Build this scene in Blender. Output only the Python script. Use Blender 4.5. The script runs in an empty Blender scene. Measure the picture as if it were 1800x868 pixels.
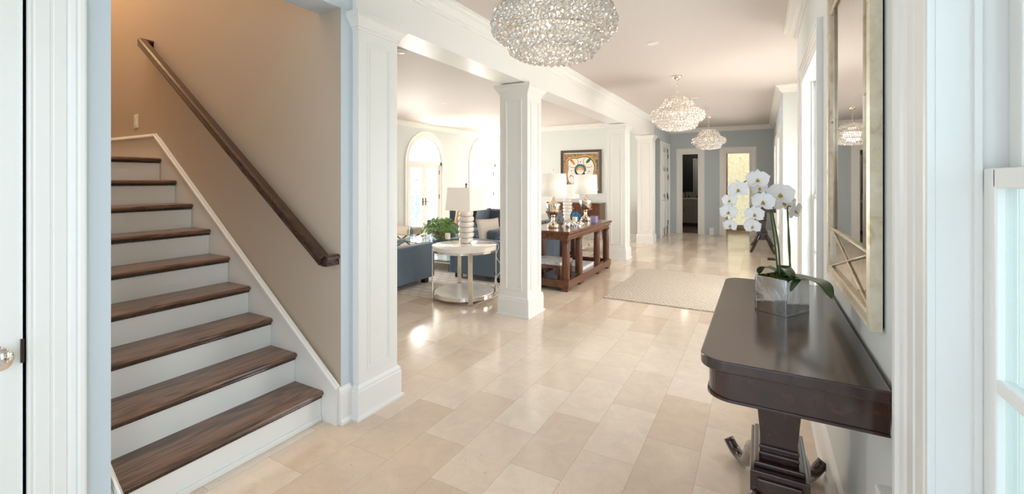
import bpy, bmesh, math, random
from mathutils import Vector, Matrix
random.seed(7)
C = bpy.context.scene.collection
PI = math.pi
# ------------------------------------------------------------------ materials
def srgb(r, g, b):
    f = lambda c: (c/255/12.92) if c/255 <= .04045 else ((c/255+.055)/1.055)**2.4
    return (f(r), f(g), f(b), 1)
def newmat(name):
    m = bpy.data.materials.new(name); m.use_nodes = True
    return m, m.node_tree, m.node_tree.nodes['Principled BSDF']
def paint(name, col, rough=.45, spec=.4, metal=0, bump=.0, bscale=60, coat=0, trans=0, ior=1.45, sheen=0, emit=None, estr=0, var=0.03, vscale=3):
    m, nt, b = newmat(name)
    tc = nt.nodes.new('ShaderNodeTexCoord')
    nz = nt.nodes.new('ShaderNodeTexNoise'); nz.inputs['Scale'].default_value = vscale; nz.inputs['Detail'].default_value = 3
    nt.links.new(tc.outputs['Object'], nz.inputs['Vector'])
    mx = nt.nodes.new('ShaderNodeMix'); mx.data_type = 'RGBA'
    c = srgb(*col)
    mx.inputs[6].default_value = tuple(max(0, x*(1-var)) for x in c[:3])+(1,)
    mx.inputs[7].default_value = tuple(min(1, x*(1+var)) for x in c[:3])+(1,)
    nt.links.new(nz.outputs['Fac'], mx.inputs[0]); nt.links.new(mx.outputs[2], b.inputs['Base Color'])
    b.inputs['Roughness'].default_value = rough
    b.inputs['Specular IOR Level'].default_value = spec
    b.inputs['Metallic'].default_value = metal
    b.inputs['Coat Weight'].default_value = coat
    b.inputs['Coat Roughness'].default_value = .08
    b.inputs['Transmission Weight'].default_value = trans
    b.inputs['IOR'].default_value = ior
    b.inputs['Sheen Weight'].default_value = sheen
    if emit:
        b.inputs['Emission Color'].default_value = srgb(*emit); b.inputs['Emission Strength'].default_value = estr
    if bump:
        n2 = nt.nodes.new('ShaderNodeTexNoise'); n2.inputs['Scale'].default_value = bscale; n2.inputs['Detail'].default_value = 4
        nt.links.new(tc.outputs['Object'], n2.inputs['Vector'])
        bp = nt.nodes.new('ShaderNodeBump'); bp.inputs['Strength'].default_value = bump; bp.inputs['Distance'].default_value = .01
        nt.links.new(n2.outputs['Fac'], bp.inputs['Height']); nt.links.new(bp.outputs['Normal'], b.inputs['Normal'])
    return m
def wood(name, c1, c2, rough=.25, axis='Y', scale=1.0, coat=.3):
    m, nt, b = newmat(name); N = nt.nodes; L = nt.links
    tc = N.new('ShaderNodeTexCoord'); mp = N.new('ShaderNodeMapping')
    s = [14*scale]*3; s['XYZ'.index(axis)] = 1.1*scale
    mp.inputs['Scale'].default_value = s
    L.new(tc.outputs['Object'], mp.inputs['Vector'])
    nz = N.new('ShaderNodeTexNoise'); nz.inputs['Scale'].default_value = 2.2; nz.inputs['Detail'].default_value = 8; nz.inputs['Roughness'].default_value = .65
    nz.inputs['Distortion'].default_value = .8
    L.new(mp.outputs['Vector'], nz.inputs['Vector'])
    cr = N.new('ShaderNodeValToRGB'); cr.color_ramp.elements[0].position = .35; cr.color_ramp.elements[1].position = .68
    cr.color_ramp.elements[0].color = srgb(*c1); cr.color_ramp.elements[1].color = srgb(*c2)
    L.new(nz.outputs['Fac'], cr.inputs[0]); L.new(cr.outputs[0], b.inputs['Base Color'])
    b.inputs['Roughness'].default_value = rough; b.inputs['Coat Weight'].default_value = coat; b.inputs['Coat Roughness'].default_value = .12
    return m
def wood_grain(name):
    # oak stair treads with cathedral grain
    m, nt, b = newmat(name); N = nt.nodes; L = nt.links
    tc = N.new('ShaderNodeTexCoord'); mp = N.new('ShaderNodeMapping'); mp.inputs['Scale'].default_value = (7, 1.0, 7)
    L.new(tc.outputs['Object'], mp.inputs['Vector'])
    nz = N.new('ShaderNodeTexNoise'); nz.inputs['Scale'].default_value = 1.6; nz.inputs['Detail'].default_value = 2; nz.inputs['Distortion'].default_value = .6
    L.new(mp.outputs['Vector'], nz.inputs['Vector'])
    mul = N.new('ShaderNodeMath'); mul.operation = 'MULTIPLY'; mul.inputs[1].default_value = 34
    L.new(nz.outputs['Fac'], mul.inputs[0])
    sn = N.new('ShaderNodeMath'); sn.operation = 'SINE'; L.new(mul.outputs[0], sn.inputs[0])
    mp2 = N.new('ShaderNodeMapping'); mp2.inputs['Scale'].default_value = (160, 5, 160); L.new(tc.outputs['Object'], mp2.inputs['Vector'])
    n2 = N.new('ShaderNodeTexNoise'); n2.inputs['Scale'].default_value = 1; n2.inputs['Detail'].default_value = 3; L.new(mp2.outputs['Vector'], n2.inputs['Vector'])
    ad = N.new('ShaderNodeMath'); ad.operation = 'MULTIPLY_ADD'; ad.inputs[1].default_value = .12; L.new(sn.outputs[0], ad.inputs[0]); L.new(n2.outputs['Fac'], ad.inputs[2])
    cr = N.new('ShaderNodeValToRGB'); cr.color_ramp.elements[0].position = .25; cr.color_ramp.elements[1].position = .62
    cr.color_ramp.elements[0].color = srgb(58, 39, 29); cr.color_ramp.elements[1].color = srgb(124, 94, 74)
    L.new(ad.outputs[0], cr.inputs[0]); L.new(cr.outputs[0], b.inputs['Base Color'])
    b.inputs['Roughness'].default_value = .33; b.inputs['Coat Weight'].default_value = .25; b.inputs['Coat Roughness'].default_value = .2
    return m
def tile_floor(name):
    m, nt, b = newmat(name); N = nt.nodes; L = nt.links
    g = N.new('ShaderNodeNewGeometry'); sp = N.new('ShaderNodeSeparateXYZ'); L.new(g.outputs['Position'], sp.inputs[0])
    def mth(op, a, bb, c=None):
        n = N.new('ShaderNodeMath'); n.operation = op
        for i, v in enumerate([a, bb] + ([c] if c is not None else [])):
            if isinstance(v, (int, float)): n.inputs[i].default_value = v
            else: L.new(v, n.inputs[i])
        return n.outputs[0]
    W, Hh = .567, .278
    v = mth('DIVIDE', mth('ADD', sp.outputs[0], 1.383+Hh*60), Hh)
    row = mth('FLOOR', v, 0)
    par = mth('MODULO', row, 2.0)
    u = mth('DIVIDE', mth('ADD', sp.outputs[1], -1.9565+W*50), W)
    u2 = mth('ADD', u, mth('MULTIPLY', mth('SUBTRACT', 1.0, par), .5))
    col = mth('FLOOR', u2, 0)
    fu = mth('FRACT', u2, 0); fv = mth('FRACT', v, 0)
    du = mth('MULTIPLY', mth('MINIMUM', fu, mth('SUBTRACT', 1.0, fu)), W)
    dv = mth('MULTIPLY', mth('MINIMUM', fv, mth('SUBTRACT', 1.0, fv)), Hh)
    dist = mth('MINIMUM', du, dv)
    grout = mth('LESS_THAN', dist, .0011)
    cb = N.new('ShaderNodeCombineXYZ'); L.new(col, cb.inputs[0]); L.new(row, cb.inputs[1])
    wn = N.new('ShaderNodeTexWhiteNoise'); wn.noise_dimensions = '2D'; L.new(cb.outputs[0], wn.inputs[0])
    cr = N.new('ShaderNodeValToRGB'); e = cr.color_ramp.elements
    e[0].position = 0; e[0].color = srgb(218, 194, 170); e[1].position = 1; e[1].color = srgb(242, 226, 206)
    x = e.new(.18); x.color = srgb(226, 204, 181); x = e.new(.5); x.color = srgb(234, 214, 193)
    L.new(wn.outputs['Value'], cr.inputs[0])
    # veins and clouds, moved per tile
    off = N.new('ShaderNodeVectorMath'); off.operation = 'MULTIPLY_ADD'; L.new(wn.outputs['Color'], off.inputs[0]); off.inputs[1].default_value = (30, 30, 30); L.new(g.outputs['Position'], off.inputs[2])
    n1 = N.new('ShaderNodeTexNoise'); n1.inputs['Scale'].default_value = 9; n1.inputs['Detail'].default_value = 8; n1.inputs['Roughness'].default_value = .7; n1.inputs['Distortion'].default_value = .7; L.new(off.outputs[0], n1.inputs['Vector'])
    m1 = N.new('ShaderNodeMix'); m1.data_type = 'RGBA'; m1.blend_type = 'MULTIPLY'
    r1 = N.new('ShaderNodeMapRange'); r1.inputs[1].default_value = .3; r1.inputs[2].default_value = .7; r1.inputs[3].default_value = .90; r1.inputs[4].default_value = 1.04
    L.new(n1.outputs['Fac'], r1.inputs[0]); m1.inputs[0].default_value = 1; L.new(cr.outputs[0], m1.inputs[6]); L.new(r1.outputs[0], m1.inputs[7])
    # pits
    vo = N.new('ShaderNodeTexNoise'); vo.inputs['Scale'].default_value = 75; vo.inputs['Detail'].default_value = 3; L.new(off.outputs[0], vo.inputs['Vector'])
    vo2 = N.new('ShaderNodeTexNoise'); vo2.inputs['Scale'].default_value = 5; L.new(off.outputs[0], vo2.inputs['Vector'])
    pit = mth('MULTIPLY', mth('GREATER_THAN', vo.outputs['Fac'], .715), mth('GREATER_THAN', vo2.outputs['Fac'], .48))
    m2 = N.new('ShaderNodeMix'); m2.data_type = 'RGBA'; L.new(mth('MULTIPLY', pit, .55), m2.inputs[0]); L.new(m1.outputs[2], m2.inputs[6]); m2.inputs[7].default_value = srgb(140, 112, 90)
    m3 = N.new('ShaderNodeMix'); m3.data_type = 'RGBA'; L.new(mth('MULTIPLY', grout, .6), m3.inputs[0]); L.new(m2.outputs[2], m3.inputs[6]); m3.inputs[7].default_value = srgb(170, 140, 115)
    L.new(m3.outputs[2], b.inputs['Base Color'])
    rr = N.new('ShaderNodeMapRange'); rr.inputs[3].default_value = .08; rr.inputs[4].default_value = .20; L.new(n1.outputs['Fac'], rr.inputs[0]); L.new(rr.outputs[0], b.inputs['Roughness'])
    b.inputs['Specular IOR Level'].default_value = .75
    bp = N.new('ShaderNodeBump'); bp.inputs['Strength'].default_value = .25; bp.inputs['Distance'].default_value = .002; bp.invert = True
    L.new(mth('ADD', grout, pit), bp.inputs['Height']); L.new(bp.outputs[0], b.inputs['Normal'])
    return m
def ramp_pattern(name, tex, scale, stops, rough=.5, spec=.4, mscale=(1, 1, 1), detail=6, dist=0, metal=0, coat=0, bump=0, emit=0):
    m, nt, b = newmat(name); N = nt.nodes; L = nt.links
    tc = N.new('ShaderNodeTexCoord'); mp = N.new('ShaderNodeMapping'); mp.inputs['Scale'].default_value = mscale; L.new(tc.outputs['Object'], mp.inputs['Vector'])
    if tex == 'noise':
        t = N.new('ShaderNodeTexNoise'); t.inputs['Scale'].default_value = scale; t.inputs['Detail'].default_value = detail; t.inputs['Distortion'].default_value = dist; o = t.outputs['Fac']
    elif tex == 'voronoi':
        t = N.new('ShaderNodeTexVoronoi'); t.inputs['Scale'].default_value = scale; t.feature = 'DISTANCE_TO_EDGE'; o = t.outputs['Distance']
    elif tex == 'wave':
        t = N.new('ShaderNodeTexWave'); t.inputs['Scale'].default_value = scale; t.inputs['Distortion'].default_value = dist; o = t.outputs['Fac']
    elif tex == 'magic':
        t = N.new('ShaderNodeTexMagic'); t.inputs['Scale'].default_value = scale; t.inputs['Distortion'].default_value = dist; o = t.outputs['Fac']
    L.new(mp.outputs[0], t.inputs['Vector'])
    cr = N.new('ShaderNodeValToRGB'); els = cr.color_ramp.elements
    els[0].position = stops[0][0]; els[0].color = srgb(*stops[0][1]); els[1].position = stops[-1][0]; els[1].color = srgb(*stops[-1][1])
    for p, c in stops[1:-1]: x = els.new(p); x.color = srgb(*c)
    L.new(o, cr.inputs[0]); L.new(cr.outputs[0], b.inputs['Base Color'])
    b.inputs['Roughness'].default_value = rough; b.inputs['Specular IOR Level'].default_value = spec; b.inputs['Metallic'].default_value = metal; b.inputs['Coat Weight'].default_value = coat
    if bump:
        bp = N.new('ShaderNodeBump'); bp.inputs['Strength'].default_value = bump; bp.inputs['Distance'].default_value = .01; L.new(o, bp.inputs['Height']); L.new(bp.outputs[0], b.inputs['Normal'])
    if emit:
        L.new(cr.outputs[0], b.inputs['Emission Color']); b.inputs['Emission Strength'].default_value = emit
    return m
def glass(name, tint=(255, 255, 255), rough=0):
    # thin clear pane: mostly see-through with a mirror reflection
    m = bpy.data.materials.new(name); m.use_nodes = True; nt = m.node_tree; nt.nodes.clear()
    o = nt.nodes.new('ShaderNodeOutputMaterial'); t = nt.nodes.new('ShaderNodeBsdfTransparent'); g = nt.nodes.new('ShaderNodeBsdfGlossy'); mx = nt.nodes.new('ShaderNodeMixShader'); fr = nt.nodes.new('ShaderNodeLayerWeight'); pw = nt.nodes.new('ShaderNodeMath'); pw.operation = 'POWER'; pw.inputs[1].default_value = 4; ma = nt.nodes.new('ShaderNodeMath'); ma.operation = 'MULTIPLY_ADD'; ma.inputs[1].default_value = .6; ma.inputs[2].default_value = .03
    t.inputs[0].default_value = srgb(*tint); g.inputs['Roughness'].default_value = .02; fr.inputs[0].default_value = .5
    nt.links.new(fr.outputs['Facing'], pw.inputs[0]); nt.links.new(pw.outputs[0], ma.inputs[0]); nt.links.new(ma.outputs[0], mx.inputs[0]); nt.links.new(t.outputs[0], mx.inputs[1]); nt.links.new(g.outputs[0], mx.inputs[2]); nt.links.new(mx.outputs[0], o.inputs[0])
    return m
def crystal_mat():
    m = bpy.data.materials.new('cut_crystal'); m.use_nodes = True; nt = m.node_tree; nt.nodes.clear(); N = nt.nodes; L = nt.links
    o = N.new('ShaderNodeOutputMaterial'); g = N.new('ShaderNodeBsdfGlass'); g.inputs['IOR'].default_value = 1.55; g.inputs['Roughness'].default_value = 0
    gl = N.new('ShaderNodeBsdfGlossy'); gl.inputs['Roughness'].default_value = .05; gl.inputs[0].default_value = (1, .97, .92, 1)
    tr = N.new('ShaderNodeBsdfTranslucent'); tr.inputs[0].default_value = (1, .98, .95, 1); df = N.new('ShaderNodeBsdfDiffuse'); df.inputs[0].default_value = (.95, .93, .9, 1)
    ge = N.new('ShaderNodeNewGeometry'); wn = N.new('ShaderNodeTexWhiteNoise'); wn.noise_dimensions = '3D'; L.new(ge.outputs['True Normal'], wn.inputs[0])
    mr = N.new('ShaderNodeMapRange'); mr.inputs[3].default_value = .1; mr.inputs[4].default_value = .85; L.new(wn.outputs['Value'], mr.inputs[0])
    a = N.new('ShaderNodeMixShader'); b = N.new('ShaderNodeMixShader'); c = N.new('ShaderNodeMixShader'); a.inputs[0].default_value = .45; c.inputs[0].default_value = .27
    L.new(tr.outputs[0], a.inputs[1]); L.new(df.outputs[0], a.inputs[2])
    L.new(mr.outputs[0], b.inputs[0]); L.new(g.outputs[0], b.inputs[1]); L.new(gl.outputs[0], b.inputs[2])
    L.new(b.outputs[0], c.inputs[1]); L.new(a.outputs[0], c.inputs[2]); L.new(c.outputs[0], o.inputs[0])
    return m
def emis(name, col, s):
    m, nt, b = newmat(name); b.inputs['Base Color'].default_value = srgb(*col); b.inputs['Emission Color'].default_value = srgb(*col); b.inputs['Emission Strength'].default_value = s
    return m
MT = {
 'trim': paint('white_trim_paint', (240, 238, 232), .3, .45, var=.01),
 'wall': paint('pale_blue_wall_paint', (222, 226, 222), .55, .3, var=.012, bump=.03, bscale=90),
 'wallend': paint('end_wall_paint', (194, 202, 204), .5, .3, var=.012),
 'wallblue': paint('grey_blue_wall_paint', (208, 218, 224), .55, .3, var=.012, bump=.03, bscale=90),
 'taupe': paint('taupe_wall_paint', (196, 182, 164), .6, .25, var=.015, bump=.04, bscale=90),
 'ceil': paint('ceiling_paint', (218, 209, 202), .6, .2, var=.01),
 'floor': tile_floor('limestone_tile'),
 'tread': wood_grain('stained_oak_tread'),
 'rail': wood('stained_handrail', (38, 21, 14), (74, 44, 30), .22, 'X', 1.2, .5),
 'mahog': wood('polished_mahogany', (42, 20, 14), (66, 35, 26), .16, 'Y', .7, .6),
 'mahogtop': wood('polished_mahogany_top', (50, 33, 28), (66, 46, 39), .22, 'Y', .5, .35),
 'walnut': wood('walnut', (72, 38, 22), (122, 72, 44), .28, 'Z', .9, .3),
 'walnuty': wood('walnut_long', (72, 40, 24), (126, 78, 50), .22, 'Y', .9, .4),
 'nickel': paint('polished_nickel', (238, 233, 226), .08, .5, metal=1, var=.02),
 'brushed': paint('satin_nickel', (200, 192, 178), .28, .5, metal=1, var=.02),
 'bronze': paint('dark_bronze', (74, 62, 52), .35, .5, metal=.8),
 'champ': paint('champagne_nickel', (232, 218, 198), .1, .5, metal=1, var=.02),
 'sofa': paint('slate_blue_fabric', (98, 114, 128), .9, .15, bump=.25, bscale=220, sheen=.3, var=.08, vscale=14),
 'cushion': paint('dark_slate_fabric', (84, 96, 106), .9, .15, bump=.25, bscale=220, sheen=.4, var=.08, vscale=10),
 'cream': paint('cream_fabric', (226, 214, 200), .85, .15, bump=.3, bscale=160, var=.04),
 'tan': paint('tan_fabric', (206, 172, 138), .85, .15, bump=.3, bscale=160, var=.06),
 'oat': paint('oatmeal_fabric', (188, 174, 156), .85, .15, bump=.3, bscale=160, var=.05),
 'shade': paint('white_linen_shade', (246, 240, 230), .8, .1, bump=.1, bscale=300, emit=(255, 244, 230), estr=.16, var=.01),
 'alab': ramp_pattern('alabaster', 'noise', 14, [(.3, (240, 230, 218)), (.6, (250, 246, 240))], .25, .5, dist=1.2, coat=.3),
 'lacq': ramp_pattern('cream_shagreen_lacquer', 'noise', 24, [(.3, (246, 239, 230)), (.7, (252, 248, 243))], .16, .5, coat=.5),
 'mirror': paint('mirror_glass', (222, 224, 222), .015, .5, metal=1, var=.0),
 'antique': ramp_pattern('antique_mirror', 'noise', 30, [(.3, (150, 140, 126)), (.5, (205, 200, 190)), (.8, (215, 212, 204))], .1, .5, metal=1),
 'gold': ramp_pattern('silver_gold_leaf', 'noise', 22, [(.2, (176, 156, 122)), (.42, (216, 203, 176)), (.75, (230, 220, 198))], .36, .5, metal=.55, dist=.6, bump=.1),
 'silverbox': ramp_pattern('silver_glass', 'noise', 9, [(.3, (205, 205, 208)), (.6, (238, 240, 242))], .06, .5, metal=1, bump=.06, dist=1.5),
 'petal': paint('orchid_petal', (254, 250, 246), .5, .35, var=.04, vscale=60),
 'lip': ramp_pattern('orchid_lip', 'noise', 260, [(.35, (150, 70, 30)), (.5, (222, 180, 60)), (.7, (240, 220, 150))], .5),
 'stem': paint('orchid_stem', (78, 92, 50), .45, .4, var=.15, vscale=30),
 'leaf': ramp_pattern('orchid_leaf', 'noise', 12, [(.3, (28, 52, 26)), (.7, (62, 92, 46))], .3, .5, coat=.2),
 'moss': ramp_pattern('green_moss', 'noise', 180, [(.3, (44, 50, 18)), (.55, (100, 112, 42)), (.75, (148, 150, 70))], .9, bump=.8),
 'ivy': ramp_pattern('ivy_leaf', 'noise', 25, [(.3, (84, 120, 50)), (.6, (130, 168, 78)), (.8, (180, 205, 120))], .4),
 'basket': ramp_pattern('brown_basket', 'noise', 60, [(.3, (90, 66, 48)), (.7, (150, 118, 88))], .7),
 'rug': None, 'livrug': None,
 'hedge': ramp_pattern('pale_hedge', 'noise', 9, [(.3, (62, 82, 60)), (.7, (112, 132, 106))], .8),
 'black': paint('black_metal', (30, 28, 27), .4, .4),
 'dark': paint('dark_foot', (40, 28, 22), .4, .4),
 'glass': glass('clear_glass', (252, 252, 252)),
 'dim_pane': glass('green_tinted_pane', (224, 232, 231)),  # tint added to dim the glare past the nearest right window
 'acrylic': glass('clear_acrylic', (225, 238, 245)),
 'crystal': crystal_mat(),
 'bulb': emis('warm_bulb', (255, 232, 200), .6),
 'purple': paint('purple_glass', (110, 60, 110), .05, .5, trans=.6, ior=1.4),
 'lilac': paint('lilac_glass', (196, 190, 226), .08, .5, trans=.5, ior=1.4),
 'wax': paint('ivory_wax', (240, 232, 208), .5, .3),
 'agate': ramp_pattern('blue_agate', 'wave', 6, [(.2, (40, 92, 130)), (.5, (120, 176, 206)), (.8, (60, 120, 160))], .15, .5, dist=4, coat=.5),
 'agatein': paint('dark_agate_rim', (36, 40, 52), .3, .4),
 'stone': ramp_pattern('rough_grey_stone', 'noise', 30, [(.3, (70, 72, 74)), (.7, (150, 150, 150))], .8, bump=1),
 'bookc': ramp_pattern('grey_white_marbled_cover', 'noise', 9, [(.35, (170, 172, 176)), (.5, (226, 228, 230)), (.7, (196, 198, 204))], .4, dist=1),
 'paper': paint('book_pages', (226, 222, 214), .7, .2),
 'vanity': paint('grey_vanity_paint', (158, 148, 136), .4, .4),
 'counter': paint('pale_stone_counter', (200, 196, 190), .2, .5),
 'wallpaper': ramp_pattern('black_trellis_wallpaper', 'magic', 9, [(.42, (14, 13, 14)), (.5, (38, 36, 36)), (.6, (16, 15, 16))], .5, dist=2),
 'mosaic': ramp_pattern('grey_mosaic', 'voronoi', 26, [(.02, (60, 56, 54)), (.1, (150, 144, 138)), (.5, (190, 186, 182))], .3),
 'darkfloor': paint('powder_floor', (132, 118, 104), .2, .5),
 'yshade': None,
 'plate': paint('white_plastic', (242, 238, 230), .35, .4),
 'canv': paint('canvas_ivory', (238, 230, 222), .8, .1, var=.03, vscale=20),
 'artborder': ramp_pattern('painted_border', 'noise', 11, [(.3, (44, 72, 82)), (.42, (150, 96, 62)), (.52, (196, 160, 104)), (.6, (70, 110, 84)), (.7, (60, 50, 62))], .6, dist=1.5),
 'artframe': paint('brown_frame', (92, 72, 58), .35, .4),
 'lawn': ramp_pattern('garden_lawn', 'noise', 4, [(.3, (190, 198, 176)), (.7, (214, 218, 200))], .9),
}
for k, c in {'teal': (60, 120, 122), 'orange': (222, 150, 84), 'green': (52, 120, 72), 'maroon': (92, 40, 44), 'olive': (74, 70, 50), 'pink': (216, 170, 150), 'ochre': (206, 164, 104)}.items():
    MT['p_'+k] = paint('paint_'+k, c, .7, .1)
def rug_mat(name, c1, c2, s):
    m, nt, b = newmat(name); N = nt.nodes; L = nt.links
    tc = N.new('ShaderNodeTexCoord')
    ch = N.new('ShaderNodeTexBrick'); ch.inputs['Scale'].default_value = s; ch.inputs['Color1'].default_value = srgb(*c1); ch.inputs['Color2'].default_value = srgb(*[min(255, x+8) for x in c1]); ch.inputs['Mortar'].default_value = srgb(*c2)
    ch.inputs['Mortar Size'].default_value = .11; ch.inputs['Mortar Smooth'].default_value = .6; ch.inputs['Brick Width'].default_value = .5; ch.inputs['Row Height'].default_value = .4
    nz = N.new('ShaderNodeTexNoise'); nz.inputs['Scale'].default_value = 9; nz.inputs['Detail'].default_value = 5
    ad = N.new('ShaderNodeVectorMath'); ad.operation = 'MULTIPLY_ADD'; ad.inputs[1].default_value = (.05, .05, 0)
    L.new(tc.outputs['Object'], nz.inputs['Vector']); L.new(nz.outputs['Color'], ad.inputs[0]); L.new(tc.outputs['Object'], ad.inputs[2]); L.new(ad.outputs[0], ch.inputs['Vector'])
    L.new(ch.outputs['Color'], b.inputs['Base Color']); b.inputs['Roughness'].default_value = .95; b.inputs['Specular IOR Level'].default_value = .1
    n2 = N.new('ShaderNodeTexNoise'); n2.inputs['Scale'].default_value = 300; bp = N.new('ShaderNodeBump'); bp.inputs['Strength'].default_value = .4; bp.inputs['Distance'].default_value = .003
    L.new(tc.outputs['Object'], n2.inputs['Vector']); L.new(n2.outputs['Fac'], bp.inputs['Height']); L.new(bp.outputs[0], b.inputs['Normal'])
    return m
MT['rug'] = rug_mat('greige_woven_rug', (222, 208, 192), (190, 178, 164), 9)
MT['livrug'] = rug_mat('pale_living_rug', (222, 214, 204), (208, 200, 191), 3)
MT['yshade'] = ramp_pattern('glowing_scroll_shade', 'voronoi', 9, [(.01, (188, 194, 160)), (.08, (228, 225, 194))], .7, emit=.55)  # emission stands in for daylight coming through the shade
# ------------------------------------------------------------------ mesh helpers
class B:
    def __init__(s): s.bm = bmesh.new()
    def box(s, x0, x1, y0, y1, z0, z1, bev=0, seg=2, rot=None):
        r = bmesh.ops.create_cube(s.bm, size=1)
        M = Matrix.Translation(((x0+x1)/2, (y0+y1)/2, (z0+z1)/2)) @ Matrix.Diagonal((abs(x1-x0), abs(y1-y0), abs(z1-z0), 1))
        if rot is not None: M = rot @ M
        bmesh.ops.transform(s.bm, matrix=M, verts=r['verts'])
        if bev:
            es = list({e for v in r['verts'] for e in v.link_edges})
            bmesh.ops.bevel(s.bm, geom=es, offset=bev, segments=seg, profile=.5, affect='EDGES')
        return s
    def prism(s, poly, axis, a0, a1):
        # poly: list of 2D points in the other two axes (order: x,y,z without axis)
        ax = 'xyz'.index(axis); o = [i for i in range(3) if i != ax]
        def V(p, a):
            c = [0, 0, 0]; c[ax] = a; c[o[0]] = p[0]; c[o[1]] = p[1]; return s.bm.verts.new(c)
        A = [V(p, a0) for p in poly]; Bv = [V(p, a1) for p in poly]; n = len(poly)
        fs = [s.bm.faces.new(A), s.bm.faces.new(Bv[::-1])]
        for i in range(n): fs.append(s.bm.faces.new([A[i], Bv[i], Bv[(i+1) % n], A[(i+1) % n]]))
        bmesh.ops.recalc_face_normals(s.bm, faces=fs)
        return s
    def lathe(s, prof, cx, cy, seg=32, sq=0, cap=True, ax=None):
        rings = []
        for r, z in prof:
            ring = []
            for i in range(seg):
                a = 2*PI*i/seg
                k = 1
                if sq: k = 1/((abs(math.cos(a))**sq+abs(math.sin(a))**sq)**(1/sq))
                ring.append(s.bm.verts.new((cx+r*k*math.cos(a), cy+r*k*math.sin(a), z)))
            rings.append(ring)
        fs = []
        for a, b in zip(rings, rings[1:]):
            for i in range(seg): fs.append(s.bm.faces.new([a[i], a[(i+1) % seg], b[(i+1) % seg], b[i]]))
        if cap:
            fs.append(s.bm.faces.new(rings[0][::-1])); fs.append(s.bm.faces.new(rings[-1]))
        for f in fs: f.smooth = True
        sharp = set()
        for j in range(1, len(prof)-1):
            v1 = Vector((prof[j][0]-prof[j-1][0], prof[j][1]-prof[j-1][1])); v2 = Vector((prof[j+1][0]-prof[j][0], prof[j+1][1]-prof[j][1]))
            if v1.length and v2.length and v1.angle(v2) > .7: sharp.add(j)
        for j in sharp | ({0, len(rings)-1} if cap else set()):
            for i in range(seg):
                ed = s.bm.edges.get((rings[j][i], rings[j][(i+1) % seg]))
                if ed: ed.smooth = False
        if ax is not None:
            bmesh.ops.transform(s.bm, matrix=ax, verts=[v for r in rings for v in r])
        bmesh.ops.recalc_face_normals(s.bm, faces=fs)
        return s
    def tube(s, pts, r, seg=8, cap=True):
        pts = [Vector(p) for p in pts]; n = len(pts)
        rr = r if isinstance(r, (list, tuple)) else [r]*n
        rings = []; up = None
        for i, p in enumerate(pts):
            d = (pts[min(i+1, n-1)]-pts[max(i-1, 0)]).normalized()
            if up is None: up = d.orthogonal().normalized()
            up = (up-d*up.dot(d)); up = up.normalized() if up.length > 1e-6 else d.orthogonal().normalized()
            sd = d.cross(up)
            rings.append([s.bm.verts.new(p+(up*math.cos(2*PI*k/seg)+sd*math.sin(2*PI*k/seg))*rr[i]) for k in range(seg)])
        fs = []
        for a, b in zip(rings, rings[1:]):
            for i in range(seg):
                f = s.bm.faces.new([a[i], a[(i+1) % seg], b[(i+1) % seg], b[i]]); f.smooth = True; fs.append(f)
        if cap: fs.append(s.bm.faces.new(rings[0][::-1])); fs.append(s.bm.faces.new(rings[-1]))
        bmesh.ops.recalc_face_normals(s.bm, faces=fs)
        return s
    def sweep(s, path, prof, N, closed=False, smooth=False):
        # profile (p along N x dir, q along N)
        path = [Vector(p) for p in path]; N = Vector(N).normalized(); n = len(path); rings = []
        for i in range(n):
            dp = (path[i]-path[i-1]).normalized() if (closed or i > 0) else None
            dn = (path[(i+1) % n]-path[i]).normalized() if (closed or i < n-1) else None
            if dp is None: dp = dn
            if dn is None: dn = dp
            s1 = N.cross(dp); s2 = N.cross(dn); m = (s1+s2).normalized(); k = 1/max(.2, m.dot(s1))
            rings.append([s.bm.verts.new(path[i]+m*(p*k)+N*q) for p, q in prof])
        fs = []; L = len(prof)
        pr = list(zip(rings, rings[1:]))+([(rings[-1], rings[0])] if closed else [])
        for a, b in pr:
            for j in range(L): f = s.bm.faces.new([a[j], a[(j+1) % L], b[(j+1) % L], b[j]]); f.smooth = smooth; fs.append(f)
        if not closed: fs.append(s.bm.faces.new(rings[0])); fs.append(s.bm.faces.new(rings[-1][::-1]))
        bmesh.ops.recalc_face_normals(s.bm, faces=fs)
        return s
    def ball(s, c, r, sub=2, scale=(1, 1, 1), smooth=True, rot=None):
        q = bmesh.ops.create_icosphere(s.bm, subdivisions=sub, radius=r)
        M = Matrix.Translation(c) @ (rot.to_4x4() if rot is not None else Matrix()) @ Matrix.Diagonal((*scale, 1))
        bmesh.ops.transform(s.bm, matrix=M, verts=q['verts'])
        if smooth:
            for v in q['verts']:
                for f in v.link_faces: f.smooth = True
        return s
    def done(s, name, mat, parent=None, loc=None, smooth=False, bevel=0, subd=0):
        me = bpy.data.meshes.new(name)
        if loc is None and parent is not None: loc = parent.matrix_world_loc if hasattr(parent, 'matrix_world_loc') else LOC.get(parent.name, Vector((0, 0, 0)))
        off = Vector(loc) if loc is not None else Vector((0, 0, 0))
        if off.length: bmesh.ops.translate(s.bm, vec=-off, verts=s.bm.verts)
        if smooth:
            for f in s.bm.faces: f.smooth = True
        s.bm.to_mesh(me); s.bm.free()
        o = bpy.data.objects.new(name, me); C.objects.link(o)
        me.materials.append(MT[mat] if isinstance(mat, str) else mat)
        if parent is not None: o.parent = parent; LOC[o.name] = off
        else: o.location = off; LOC[o.name] = off
        if bevel:
            b = o.modifiers.new('b', 'BEVEL'); b.width = bevel; b.segments = 2; b.limit_method = 'ANGLE'; b.angle_limit = .6
        if subd:
            b = o.modifiers.new('s', 'SUBSURF'); b.levels = subd; b.render_levels = subd
        return o
LOC = {}
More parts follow.
